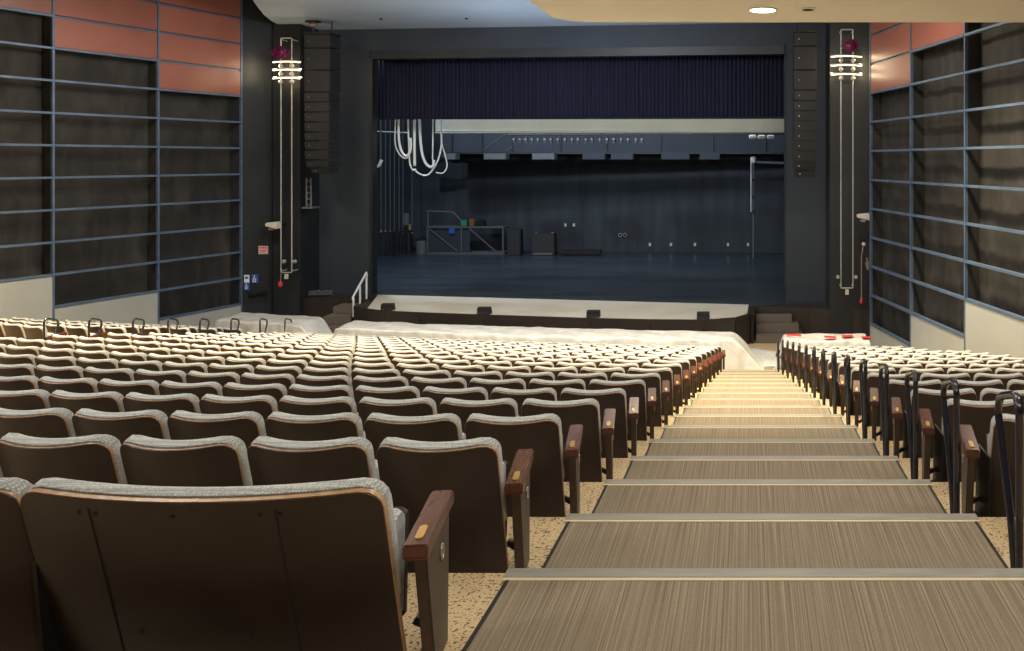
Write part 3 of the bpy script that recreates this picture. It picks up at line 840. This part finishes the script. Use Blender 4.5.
# black speaker upstage centre
Ys = 35.2
for px0, px1, py, lab in ((533,556,233,'black loudspeaker cabinet on the floor near the upstage wall'),(509,522,229,'black drape-covered case beside the upstage table')):
    a = P(px0, 0, Ys); b = P(px1, 0, Ys); h = P(0,py,Ys).z-ZS
    r = empty('loudspeaker' if px0 == 533 else 'covered_case', ((a.x+b.x)/2, Ys, ZS), lab, 'speaker' if px0 == 533 else 'case')
    w = (b.x-a.x)/2
    g = G(); g.add([(-w,-.3,0),(w,-.3,0),(w,.3,0),(-w,.3,0),(-w*.95,-.22,h),(w*.95,-.22,h),(w*.95,.25,h),(-w*.95,.25,h)], [(0,3,2,1),(4,5,6,7),(0,1,5,4),(1,2,6,5),(2,3,7,6),(3,0,4,7)]); g.out('cabinet', M['speaker'], r, bevel=.03)
    if px0 == 533:
        g = G(); g.box((-w*.8,-.312,.03),(w*.8,-.28,.12)); g.out('grille', M['grey'], r)
        for sx in (-1, 1):
            g = G(); g.box((sx*w*.7-.04,-.05,h),(sx*w*.7+.04,.05,h+.035)); g.out('handle', M['steel'], r)
r = empty('case_on_wheels', (P(581,0,35.0).x, 35.0, ZS), 'low dark road case lying along the upstage wall', 'case')
g = G(); g.box((-.9,-.2,.06),(.9,.2,.24)); g.out('body', M['darkmetal'], r, bevel=.03)
for sx in (-.75,.75): 
    g = G(); g.lathe([(.045,-.1),(.045,.1)], (sx,0,.045), 'y', 10); g.out('wheel', M['rubber'], r)

# counterweight ropes at the left wing
for i, px in enumerate((381, 385.5, 390, 394.5, 399, 403, 412)):
    Y = 34.3+i*.2
    top = P(px, 128, Y); bot = P(px, 232+i*.3, Y)
    r = empty('rigging_line', (top.x, Y, ZS), ('leftmost' if i == 0 else ORD[i+1]+' from left' if i < 6 else 'rightmost')+' of the vertical rigging lines in the left wing', 'rope', 'rigging lines in the left wing')
    g = G(); g.tube([(top.x,Y,9.4),(top.x,Y,bot.z)], .018, 5); rput(g, 'rope', M['grey'])
    g = G(); g.tube([(top.x,Y,bot.z),(top.x,Y,bot.z+.08)], .03, 6); rput(g, 'rope_lock', M['yellow'])
    g = G(); g.tube([(top.x,Y,bot.z),(top.x,Y,ZS)], .014, 5); rput(g, 'rope_tail', M['darkmetal'])
Y = 34.0
r = empty('lock_rail', P(390, 236, Y), 'low steel lock rail below the rigging lines', 'rail')
g = G(); a = P(374,234,Y); b = P(412,231,35.3); g.beam(a, b, .12, .10); rput(g, 'rail', M['darkmetal'])
for t in (0.05,.5,.95):
    p_ = a.lerp(b, t); g = G(); g.box((p_.x-.04,p_.y-.04,ZS),(p_.x+.04,p_.y+.04,p_.z-.05)); rput(g, 'post', M['darkmetal'])
thingbox('marker_post', (P(408.7,0,36.6).x, 36.6, ZS), (P(410.3,0,36.6).x, 36.66, P(0,224,36.6).z), M['yellow'], 'thin yellow upright post in the left wing', 'post')
for i,(px,py) in enumerate(((405,216),(406.5,222),)):
    pass
g = G(); c = P(406, 219, 35.6)
r = empty('wall_cabinet', c, 'small pale control box in the left wing', 'box')
g.box((-.13,-.08,-.28),(.13,.08,.25)); g.out('box', M['grey'], r, bevel=.02)
g = G(); g.tube([(0,0,-.28),(0,0,ZS-c.z)], .03, 6); g.out('stand', M['darkmetal'], r)

# hanging pale cables under the curtain
Y = 26.2
def cab(pts, lab, i, rad=.035, m='cable'):
    pp = [P(x, y, Y+i*.12) for x, y in pts]
    # smooth through Catmull-Rom
    out = []
    n_ = len(pp)
    for a in range(n_-1):
        p0, p1, p2, p3 = pp[max(a-1,0)], pp[a], pp[a+1], pp[min(a+2,n_-1)]
        for q in range(6):
            t = q/6
            out.append(.5*((2*p1)+(p2-p0)*t+(2*p0-5*p1+4*p2-p3)*t*t+(3*p1-p0-3*p2+p3)*t**3))
    out.append(pp[-1])
    g_ = G(); c = pp[0].copy(); g_.tube([p-c for p in out], rad, 7)
    tag(g_.out('hanging_cable', M[m], loc=c, smooth=True), lab, 'cable', 'looped cables hanging below the curtain')
cab([(398.5,112),(398.5,120),(398.8,138),(401,150),(405.5,156),(409.5,153),(411,146),(410.5,138)], 'white cable loop furthest left under the curtain, a narrow U', 0, .04)
cab([(395.5,112),(395.5,120),(395,140),(397,150),(402,157),(407,158),(410.5,152)], 'thin grey cable outside the narrow left cable loop', 1, .022)
cab([(408,112),(408,120),(409,150),(410,164),(413,170),(416,169.5)], 'grey cable hanging down left of the paired white cables', 2, .028)
cab([(414.5,112),(414.5,120),(414.5,150),(414.8,166)], 'straight white cable hanging between the two loops', 3, .045)
cab([(419.5,112),(419.5,120),(421,146),(424,160),(429,166.5),(433,166),(433.8,160)], 'thick white J-shaped cable right of the straight one', 4, .045)
cab([(433,112),(433,125),(432.6,160)], 'thin straight cable meeting the J-shaped cable end', 5, .022)
cab([(441,112),(441,128),(441.5,144),(438,160),(431,172),(425,175.5),(418,173),(414,169)], 'long grey cable sweeping in a wide bottom arc', 6, .028)
cab([(441.5,112),(441.5,140),(445,155),(447,166),(443,173),(436,172.5)], 'thin outermost right cable ending in a small hook', 7, .022)
r = empty('wing_pipe', P(390, 131, 26.5), 'short horizontal pipe with a hanging clamp behind the left jamb', 'pipe')
g = G(); g.tube([P(371,131.5,26.5), P(408,133,26.5)], .03, 6); rput(g, 'pipe', M['grey'])
g = G(); g.tube([P(380,118,26.5), P(380.5,160,26.5)], .02, 6); rput(g, 'drop', M['grey'])
g = G(); g.tube(arc([P(373.5,164,26.4), P(377,167,26.4), P(379.5,165,26.4), P(381.5,160,26.4)], .05), .05, 7); rput(g, 'clamp', M['cable'])

# ------------------------------------------------------------ line-array speakers
def array(px0, px1, segs, Y, lab, hang, step=0):
    x0, x1 = P(px0,0,Y).x, P(px1,0,Y).x
    r = empty('line_array_speaker', ((x0+x1)/2, Y, P(0,segs[-1][1],Y).z), lab, 'speaker', 'hanging line array speakers')
    for i, (ya, yb, dx0, dx1, tilt) in enumerate(segs):
        a, b = P(0,ya,Y).z, P(0,yb,Y).z
        xa, xb = x0+dx0*Y/F, x1+dx1*Y/F
        g_ = G(); gap = .012
        g_.add([(xa,Y+tilt,b+gap),(xb,Y+tilt,b+gap),(xb,Y+.6+tilt,b+gap+.03),(xa,Y+.6+tilt,b+gap+.03),(xa,Y,a-gap),(xb,Y,a-gap),(xb,Y+.6,a-gap),(xa,Y+.6,a-gap)], [(0,3,2,1),(4,5,6,7),(0,1,5,4),(1,2,6,5),(2,3,7,6),(3,0,4,7)])
        rput(g_, 'cabinet', M['speaker'], par=r, bevel=.015)
        g_ = G(); g_.lathe([(.02,0),(.02,-.012)], (xa+.14, Y+tilt/2-.003, (a+b)/2), 'y', 8); rput(g_, 'rigging_pin', M['steel'], par=r)
    g_ = G(); zt = P(0,segs[0][0],Y).z
    g_.box((x0,Y-.02,zt-.0),(x1,Y+.62,zt+.06)); rput(g_, 'rigging_frame', M['darkmetal'], par=r)
    for xx in (x0+.1, x1-.1):
        g_ = G(); g_.tube([(xx,Y+.3,zt+.05),(xx,Y+.3,hang)], .02, 6); rput(g_, 'hanger', M['darkmetal'], par=r)
array(304, 330, [(34,48,0,0,0),(48,70,0,0,0),(70,92,0,0,0),(92,102,0,-1,0),(102,112,0,-1,.01),(112,122,0,-1,.02),(122,132,0,-1,.03),(132,141,0,-1.5,.04),(141,150,0,-2,.05),(150,160,0,-2,.06),(160,168,1,-2,.08),(168,174,6,-3,.10)], 23.1, 'tall black speaker stack hanging left of the stage opening', 4.05)
array(794, 817, [(32,46,0,0,0),(46,70,0,0,0),(70,90,0,0,0),(90,101,0,0,0),(101,111,0,0,.01),(111,121,0,0,.02),(121,131,0,0,.03),(131,141,0,0,.04),(141,151,0,0,.05),(151,162,0,-.5,.06),(162,170,0,-1,.08),(170,178,1,-2,.10)], 21.9, 'tall black speaker stack hanging right of the stage opening', 4.05)

# ------------------------------------------------------------ lamp fixtures with long pipe loops
def sconce(pxa, pxb, ytop, ybot, Y, bars, bx0, bx1, magx, magy, side):
    r = empty('pipe_loop', P(pxa, ybot, Y), f'tall narrow loop of pale pipe on the {side} black pilaster', 'pipe', 'pale pipe loops beside the stage')
    g_ = G(); g_.tube(arc([P(pxa,(ytop+ybot)/2,Y), P(pxa,ytop,Y), P(pxb,ytop,Y), P(pxb,ybot,Y), P(pxa,ybot,Y), P(pxa,(ytop+ybot)/2,Y)], .03, 3), .019, 7, cap=False); rput(g_, 'pipe', M['pipe'], par=r, smooth=True)
    for px in (pxa, pxb):
        g_ = G(); g_.tube([P(px,ytop+1.5,Y), P(px,ytop+1.5,Y)+Vector((0,.30,0))], .02, 6); rput(g_, 'standoff', M['pipe'], par=r)
        g_ = G(); g_.tube([P(px,ybot-1.5,Y), P(px,ybot-1.5,Y)+Vector((0,.30,0))], .02, 6); rput(g_, 'standoff', M['pipe'], par=r)
        g_ = G(); c = P(px+3*(1 if px == pxb or side == 'left' else -1), ybot-11, Y-.05); g_.lathe([(.03,-.07),(.055,-.03),(.055,.03),(.03,.05)], c, 'y', 10); rput(g_, 'knob', M['pipe'], par=r)
    g_ = G(); c = P((pxa+pxb)/2, ybot+4, Y); g_.box(c-Vector((.045,.03,.07)), c+Vector((.045,.03,.07))); rput(g_, 'junction_box', M['whitebox'], par=r)
    r = empty('bar_light', P((bx0+bx1)/2, bars[1], Y-.22), f'glowing three-tier bar light on the {side} pilaster', 'wall light', 'three-tier bar lights')
    for i, y_ in enumerate(bars):
        pts = []
        for k in range(13):
            t = k/12; p_ = P(lerp(bx0,bx1,t), y_-(1-(2*t-1)**2)*.9, Y-.22-.18*(1-(2*t-1)**2)); pts.append(p_)
        g_ = G(); g_.tube([p+Vector((0,.035,.03)) for p in pts], .03, 6); rput(g_, 'bar', M['steel'], par=r)
        for k in range(12):
            p_ = (pts[k]+pts[k+1])/2; g_ = G(); rr = .015
            g_.lathe([(.010,-.036),(rr,-.022),(rr,.022),(.010,.036)], p_, 'x', 8); o = rput(g_, 'bulb', M['lampglow'], par=r); 
        for px in (pxa, pxb):
            g_ = G(); g_.lathe([(.02,-.06),(.06,-.03),(.06,.03),(.02,.06)], P(px,y_+3.2,Y-.1), 'y', 10); rput(g_, 'bracket', M['pipe'], par=r)
        L = bpy.data.lights.new('bar_glow', 'AREA'); L.shape = 'RECTANGLE'; L.size = .8; L.size_y = .06; L.energy = 3.0; L.color = (1,.80,.5)
        lo = bpy.data.objects.new('bar_glow', L); COL.objects.link(lo); lo.location = P((bx0+bx1)/2, y_, Y-.52); lo.rotation_euler = (math.radians(90), 0, 0); lo.parent = None
        lo.rotation_euler = (math.radians(-90), 0, math.radians(0))
        for s_ in (-1, 1):
            L = bpy.data.lights.new('bar_glow_end', 'POINT'); L.energy = 4.5; L.color = (1,.80,.5); L.shadow_soft_size = .03
            lo = bpy.data.objects.new('bar_glow_end', L); COL.objects.link(lo); pe = P(bx0-3 if s_ < 0 else bx1+3, y_, Y-.12); lo.location = pe
    r = empty('magenta_lamp', P(magx, magy, Y-.3), f'round dark magenta lamp above the {side} bar light', 'lamp', 'magenta lamps')
    g_ = G()
    g_.lathe([(.05,.22),(.13,.15),(.17,.02),(.19,-.05),(.15,-.06)], (0,0,0), 'y', 14); g_.out('housing', M['magenta'], r)
    g_ = G(); g_.lathe([(.001,-.09),(.10,-.08),(.15,-.055)], (0,0,0), 'y', 14); g_.out('lens', M['magenta'], r, smooth=True)
    for s_ in (-1,1):
        g_ = G(); g_.box((s_*.20-.05,-.06,-.06),(s_*.20+.05,.10,.06)); g_.out('side_vent', M['magenta'], r, bevel=.02)
    g_ = G(); g_.tube([(0,.2,0),(0,.42,0)], .025, 6); g_.out('arm', M['darkmetal'], r)
sconce(281.0, 291.8, 38, 272.5, 23.6, (62.5, 70.5, 78.7), 272.5, 300.5, 280.5, 52.5, 'left')
sconce(841.0, 853.0, 29.5, 288, 21.95, (57, 66, 75), 831, 862, 850.5, 46, 'right')

# emergency lights, signs, cords
def emlight(px0, px1, py0, py1, Y, lab):
    a = P(px0, py1, Y); b = P(px1, py0, Y); c = (a+b)/2
    r = empty('emergency_light', c, lab, 'light', 'beige wall lights beside the stage'); w = (b.x-a.x)/2; h = (b.z-a.z)/2
    g_ = G(); g_.add([(-w,-.12,-h*.2),(w,-.12,-h),(w,.12,-h),(-w,.12,-h*.2),(-w,-.1,h*.7),(w,-.12,h),(w,.12,h),(-w,.1,h*.7)], [(0,3,2,1),(4,5,6,7),(0,1,5,4),(1,2,6,5),(2,3,7,6),(3,0,4,7)])
    g_.out('housing', M['whitebox'], r, bevel=.02)
    g_ = G(); g_.box((-w*.5,-.1,-h*1.1-.02),(w*.3,.05,-h*.75)); g_.out('lens', M['steel'], r)
    g_ = G(); g_.tube([(w*.6,.0,0),(w*.6,.6,0)], .03, 6); g_.out('bracket', M['darkmetal'], r)
emlight(267, 278.5, 221.5, 229, 23.5, 'beige wedge-shaped wall light left of the left pipe loop')
emlight(857, 869.5, 213, 220.5, 21.6, 'beige wedge-shaped wall light right of the right pipe loop')
def sign(px0, px1, py0, py1, lab, m, marks, nm='wall_sign', grp=None):
    Y = 23.62; a = P(px0, py1, Y); b = P(px1, py0, Y)
    def yy(px): return 23.27+(px-241)*.0247
    ya, yb = yy(px0), yy(px1)
    c = (P(px0,py1,ya)+P(px1,py0,yb))/2
    r = empty(nm, c, lab, 'sign', grp)
    g_ = G(); A_ = P(px0,py1,ya); B_ = P(px1,py1,yb); h = P(0,py0,(ya+yb)/2).z-P(0,py1,(ya+yb)/2).z
    g_.add([A_,B_,B_+Vector((-.01,.03,0)),A_+Vector((-.01,.03,0)),A_+Vector((0,0,h)),B_+Vector((0,0,h)),B_+Vector((-.01,.03,h)),A_+Vector((-.01,.03,h))], [(0,3,2,1),(4,5,6,7),(0,1,5,4),(1,2,6,5),(2,3,7,6),(3,0,4,7)])
    rput(g_, 'board', m, par=r)
    for (u0,v0,u1,v1,mm) in marks:
        g_ = G(); p0 = A_.lerp(B_, u0); p1 = A_.lerp(B_, u1); o_ = Vector((0,-.006,0))
        g_.beam(p0+o_+Vector((0,0,h*(v0+v1)/2)), p1+o_+Vector((0,0,h*(v0+v1)/2)), .006, h*(v1-v0)); rput(g_, 'marking', mm, par=r)
W_, B_, R_ = M['white'], M['bluesign'], M['redsign']
isa = [(.38,.78,.52,.92,W_),(.36,.45,.48,.75,W_),(.36,.45,.68,.53,W_),(.6,.2,.7,.5,W_),(.22,.22,.32,.5,W_),(.25,.12,.6,.22,W_)]
sign(258.5, 268, 246, 254, 'small pale pink sign with red lines on the left black wall', M['pinksign'], [(.1,.7,.9,.86,R_),(.15,.4,.85,.5,R_),(.15,.2,.7,.3,R_)])
sign(244, 249.3, 275, 282.5, 'small white notice above the blue accessibility sign', M['white'], [(.2,.5,.8,.8,B_)])
sign(244, 249.3, 283, 290, 'lower blue and white accessibility sign by the left wall corner', M['bluesign'], isa, grp=None)
sign(251.5, 258, 274.5, 283, 'blue accessibility sign set right of the white notice', M['bluesign'], isa)
r = empty('wall_shelf', P(258, 293, 23.7), 'thin dark ledge below the accessibility signs', 'shelf')
g = G(); g.beam(P(249.5,294.5,23.42), P(267.5,291.5,23.86), .16, .05); rput(g, 'board', M['darkmetal'])
g = G(); g.beam(P(258,296,23.8), P(258,293,23.8)+Vector((0,.2,0)), .04, .04); rput(g, 'bracket', M['darkmetal'])
# red pull tag left, cord with red end right
r = empty('pull_cord', P(280, 275, 23.5), 'short cord with a red handle under the left pipe loop', 'cord')
g = G(); g.tube([P(281,272,23.55), P(280.5,282,23.5)], .012, 5); rput(g, 'cord', M['cord'])
g = G(); g.lathe([(.02,.08),(.06,.03),(.06,-.05),(.03,-.09)], P(280.3,284,23.5), 'z', 10); rput(g, 'handle', M['redsign'])
r = empty('telephone_cord', P(863, 245, 21.7), 'tan cord with a red plug hanging right of the right pipe loop', 'cord')
g = G(); g.tube(arc([P(863.5,244,21.8), P(862.5,252,21.7), P(861.5,256,21.7), P(861.5,300,21.7)], .05), .018, 6); rput(g, 'cord', M['cord'])
g = G(); g.lathe([(.03,.08),(.045,.03),(.045,-.05),(.02,-.07)], P(861.5,301,21.7), 'z', 8); rput(g, 'plug', M['redsign'])
g = G(); g.lathe([(.05,.0),(.05,-.08),(.02,-.10)], P(863.5,244,21.85), 'y', 10); rput(g, 'socket', M['whitebox'])
g = G(); g.tube(arc([P(866.5,258,21.6), P(868.5,263,21.6), P(868,270,21.6), P(866,262,21.6)], .04), .03, 6); rput(g, 'coil', M['cord'])
# alcove platform (landing with rail) at the left jamb
r = empty('ladder', P(309, 210, 23.85), 'small grey ladder on the wall behind the left speaker stack', 'ladder')
for px in (306.5, 311):
    g = G(); g.tube([P(px,178,23.85), P(px,208,23.85)], .025, 6); rput(g, 'stile', M['grey'])
for py in (181,187,193,199,205):
    g = G(); g.tube([P(306.5,py,23.85), P(311,py,23.85)], .018, 6); rput(g, 'rung', M['grey'])
g = G(); p_ = P(309,207.5,23.9); g.box(p_-Vector((.16,.1,.03)), p_+Vector((.16,.3,.02))); rput(g, 'ledge', M['grey'])
for i, (px, py, s_) in enumerate(((312,290,.18),(321,291,.14),(327,289.5,.12))):
    c = P(px, 0, 24.45); r = empty('cable_coil', (c.x, 24.5, ZS), ('left','middle','right')[i]+' of the dark cable coils on the left side platform', 'cable', 'cable coils on the side platform')
    g = G(); pts = []
    for k in range(40):
        a = k*.5; rr = s_*(1+.15*math.sin(k)); pts.append((rr*math.cos(a), rr*.6*math.sin(a), .02+.004*k))
    g.tube(pts, .018, 5); g.out('coil', M['grey'], r)

# ------------------------------------------------------------ ceilings
# blue-grey cloud by the stage
edge = [(-14.6,25.2),(-14.15,24.2),(-13.95,23.4),(-13.6,22.5),(-13.15,21.5),(-12.6,20.35),(-11.9,19.2),(-10.8,17.6),(-9,16),(-6,14.9),(6.5,14.9),(6.5,24.4),(-9,25.2)]
g = G(); g.prism(edge, 4.07, 4.35)
struct(g.out('ceiling', M['ceil']))
g = G(); g.box((-21,-6,7.4),(7,26,7.6)); struct(g.out('ceiling_upper', M['ceildark']))
# balcony soffit overhead, rounded front corner
sof = []
H = 2.2
cx_, cy_, rr = -2.45, 12.2, .57
sof = [(-3.02, -6)]+[(cx_+rr*math.cos(a), cy_+rr*math.sin(a)) for a in [math.pi-math.pi/2*k/10 for k in range(11)]]+[(6.5, 12.80), (6.5,-6)]
g = G(); g.prism(sof, H, H+.6)
struct(g.out('ceiling_balcony', M['soffit']))
# lower darker soffit over rest of rear seating (left of the rounded slab, above view)
g = G(); g.box((-21,-6,H+.6),(-3.02,11.6,H+.9)); struct(g.out('ceiling_rear', M['ceil']))
# downlight and detector
c = P(763, 9.5, 11.68); c.z = H; c.x = .215; c.y = H*F/(CY-9.5)
r = empty('downlight', (c.x, c.y, H), 'round glowing downlight in the tan ceiling overhang', 'ceiling light')
g = G(); g.lathe([(.215,0.0),(.215,-.014),(.19,-.018),(.185,-.004)], (0,0,0), 'z', 28); g.out('trim_ring', M['whitebox'], r)
g = G(); g.lathe([(.001,-.016),(.12,-.018),(.19,-.012)], (0,0,0), 'z', 28); g.out('diffuser', M['downglow'], r)
c = Vector(((808-CX)*(H*F/(CY-8.5))/F, H*F/(CY-8.5), H))
r = empty('ceiling_vent', c, 'small round slotted vent right of the downlight', 'vent')
g = G(); g.lathe([(.12,0),(.12,-.012),(.095,-.02)], (0,0,0), 'z', 20); g.out('ring', M['soffit'], r)
g = G(); g.lathe([(.09,-.018),(.085,-.022),(.01,-.024)], (0,0,0), 'z', 20); g.out('grille', M['darkmetal'], r)
# rigging head on the blue ceiling
c = P(313, 26, 23.4); r = empty('ceiling_bracket', (c.x, 23.4, 4.07), 'brass coloured bracket on the ceiling above the left speaker stack', 'bracket')
g = G(); g.box((-.18,-.12,-.05),(.18,.12,0)); g.out('base', M['darkmetal'], r, bevel=.01)
g = G(); g.lathe([(.05,-.05),(.1,-.1),(.1,-.16),(.04,-.2)], (0,0,0), 'z', 12); g.out('head', M['cord'], r)
for i, (px, py) in enumerate(((381,18.5),(466.5,18))):
    y = 4.07*F/(CY-py); thingbox('ceiling_sensor', ((px-CX)*y/F-.04,y-.04,4.03), ((px-CX)*y/F+.04,y+.04,4.07), M['darkmetal'], ('left','right')[i]+' tiny dark dot sensor on the blue-grey ceiling', 'sensor', 'tiny ceiling sensors', .01)

# ------------------------------------------------------------ plastic sheets
def sheet(name, fn, nu, nv, label, thick=.0):
    v = []; f = []
    for j in range(nv+1):
        for i in range(nu+1): v.append(fn(i/nu, j/nv))
    for j in range(nv):
        for i in range(nu): f.append((j*(nu+1)+i, j*(nu+1)+i+1, (j+1)*(nu+1)+i+1, (j+1)*(nu+1)+i))
    c = Vector(v[len(v)//2]); c.z = min(p[2] for p in v)
    g_ = G().add(v, f); g_.v = [p-c for p in g_.v]
    o = g_.out(name, M['sheet'], loc=c, smooth=True)
    sd = o.modifiers.new('thick', 'SOLIDIFY'); sd.thickness = .006
    return tag(o, label, 'plastic sheet')
def drape(u, w, lx, rx, z0, dep, top, seed, xdrop=.5, pleat=.04, zf=18.9, rdrop=None):
    """section w: 0 near floor, up, over the top, down the far side"""
    span = rx-lx; x = lx+span*u
    base = z0+bowd(max(0, XE(zf)-x), zf)
    fl = -4.94
    # profile
    if w < .3: t = w/.3; y = -.04+.06*t; z = lerp(fl, top, t)
    elif w < .72: t = (w-.3)/.42; y = lerp(.02, dep-.05, t); z = top
    else: t = (w-.72)/.28; y = dep-.05+.12*t; z = lerp(top, fl, t)
    nn = noise.noise(Vector((x*1.6, w*4, seed)))
    n2 = noise.noise(Vector((x*5, w*2, seed+7)))
    q = (z-fl)/(top-fl)
    z += q*(.035*nn-.03*math.sin(w*9+x*2.0)**2*(1 if .3 <= w <= .72 else 0)); y += .06*n2*(1 if w < .3 or w > .72 else .3)
    # end falls
    dr = rdrop or xdrop
    e = 1.0
    if x > rx-dr: e = 1-sm(rx-dr, rx, x)
    if x < lx+xdrop: e = min(e, sm(lx, lx+xdrop, x))
    z = fl+(z-fl)*e+.0
    return (x, base+y, max(z, -4.945+.012*nn+.012))
sheet('plastic_sheet', lambda u, w: drape(u, w, -10.6, .50, 18.70, .98, -4.2, 2.0, .25, rdrop=.95), 150, 36, 'long white plastic sheet covering the front rows before the stage')
sheet('plastic_sheet', lambda u, w: drape(u, w, -14.6, -11.0, 19.15, 1.1, -4.27, 5.0, .4, zf=18.0, rdrop=.7), 60, 36, 'crumpled white plastic sheet over seats at the far left')
rs = sheet('plastic_sheet', lambda u, w: drape(u, w, .60, 2.98, 18.58, .82, -4.19, 9.0, .28, rdrop=.15), 50, 36, 'white plastic sheet with red stripes over the right front seats')
def gs(u, w):
    x = lerp(-.75, 1.3, u); y = lerp(19.02, 20.75+.25*math.sin(u*6), w)
    z = -4.93+.02*noise.noise(Vector((x*4, y*3, 1)))+.02
    if w < .1: z += 0
    edge = max(0, abs(u-.5)*2-.6)
    z += edge*edge*1.6*(.5+.5*noise.noise(Vector((x*3,y*2,4))))
    return (x, y, z)
sheet('floor_sheet', gs, 40, 36, 'white plastic sheet lying on the floor at the foot of the aisle')
for i, (pa, pb, py) in enumerate(((786.5,801,336),(824.5,836,338),(842,853,337.3),(862,871,338.3))):
    y = 4.18*F/(py-CY)
    a = P(pa, py, y); b = P(pb, py+ (.4 if i != 2 else -.4), y+.02)
    g = G(); g.beam(a-rs.location+Vector((0,0,.03)), b-rs.location+Vector((0,0,.03)), .16, .012); o = g.out('red_stripe', M['redsign'], rs); o['label'] = 'red printed stripe'

# ------------------------------------------------------------ lights
def area(name, loc, size, en, col, rot=(0,0,0), sy=None, spread=math.pi):
    L = bpy.data.lights.new(name, 'AREA'); L.energy = en; L.color = col; L.size = size; L.spread = spread
    if sy: L.shape = 'RECTANGLE'; L.size_y = sy
    o = bpy.data.objects.new(name, L); COL.objects.link(o); o.location = loc; o.rotation_euler = rot; return o
def spot(name, loc, en, col, ang, rot, r=.1, blend=.4):
    L = bpy.data.lights.new(name, 'SPOT'); L.energy = en; L.color = col; L.spot_size = math.radians(ang); L.spot_blend = blend; L.shadow_soft_size = r
    o = bpy.data.objects.new(name, L); COL.objects.link(o); o.location = loc; o.rotation_euler = rot; return o
WARM = (1.0, .82, .53); NEUT = (1.0, .92, .82); COOL = (.72, .85, 1.0)
# house lights just past the balcony edge
for x in (-14, -10.5, -7, -3.5, 0, 2.6):
    spot('house_light', (x, 14.3, 3.7), 2700, WARM, 100, (math.radians(-6), 0, 0), r=.16, blend=.7)
for x in (-12, -7, -2, 2):
    area('house_fill_light', (x, 16.0, 3.7), .35, 170, (1,.86,.66), (math.radians(8), 0, 0))  # added unseen fill for the walls and far rows
# downlights under the balcony
for y in (11.68, 7.9, 4.1, .3):
    for x in (.215, 3.9):
        area('downlight_lamp', (x, y-.0, H-.05), .34, 52, NEUT)
for y in (9.5, 5.5, 1.5):
    for x in (-5.0, -10, -15):
        area('rear_light', (x, y, H+.55), .4, 75, NEUT)
# side wall washers
area('wall_wash', (-9.5, 18.5, 3.9), .8, 110, (1,.90,.78), (math.radians(0), math.radians(55), 0))
area('wall_wash', (-.5, 17.5, 3.9), .8, 40, (1,.90,.80), (math.radians(0), math.radians(-50), 0))
# cool light on the stage front and the ceiling above it
area('ceiling_fill_light', (-6, 21.0, .6), 3.0, 110, COOL, (math.radians(180), 0, 0))  # added uplight in mid-air, cools the ceiling above
area('front_light', (-4.0, 17.5, 3.8), 1.2, 300, COOL, (math.radians(62), 0, math.radians(12)))
# unseen lights added for the stage interior
area('stage_fill_light', (-5.3, 28.4, 2.2), 11, 430, COOL, (math.radians(70), 0, math.radians(-4)), sy=.4)  # hidden strip added to wash the upstage wall evenly
area('house_fill_light', (-12.8, 17.6, 3.9), .35, 130, (1,.88,.70), (math.radians(10), 0, 0))  # added unseen fill that brightens the far left sheet
spot('stage_fill_light', (-12.0, 26.6, 7.0), 700, (.66,.82,1), 44, (0, math.radians(6), 0), r=.1, blend=.9)  # spot added for the blue sheen on the left stage floor
area('stage_fill_light', (-13.5, 27.5, 6.0), .6, 560, COOL, (math.radians(10), math.radians(-20), 0))
area('beam_fill_light', (-4.5, 25.35, 2.3), 10.5, 30, (.9,1,.92), (math.radians(60), 0, math.radians(-4)), sy=.15)  # hidden strip added behind the curtain to brighten the cream beam
area('front_light', (-5.0, 18.5, 3.9), 1.0, 90, (1,.95,.86), (math.radians(25), 0, 0))

w = bpy.data.worlds.new('World'); scene.world = w; w.use_nodes = True
w.node_tree.nodes['Background'].inputs[0].default_value = (.6,.65,.75,1); w.node_tree.nodes['Background'].inputs[1].default_value = .03

# back wall behind camera
g = G(); g.box((-21,-6.2,-2),(7,-6,7.6)); struct(g.out('wall_back', M['wall']))

# ------------------------------------------------------------ camera
cam = bpy.data.cameras.new('Camera'); co = bpy.data.objects.new('Camera', cam); COL.objects.link(co)
co.location = (0,0,0); co.rotation_euler = (math.radians(90), 0, 0)
cam.sensor_width = 36; cam.lens = 36*F/1024; cam.shift_x = (512-CX)/1024; cam.shift_y = -(325.5-CY)/1024
cam.clip_start = .05; cam.clip_end = 200
scene.camera = co
vs = scene.view_settings
vs.view_transform = 'Standard'; vs.look = 'None'; vs.gamma = 1; vs.use_curve_mapping = False; vs.exposure = 0.0
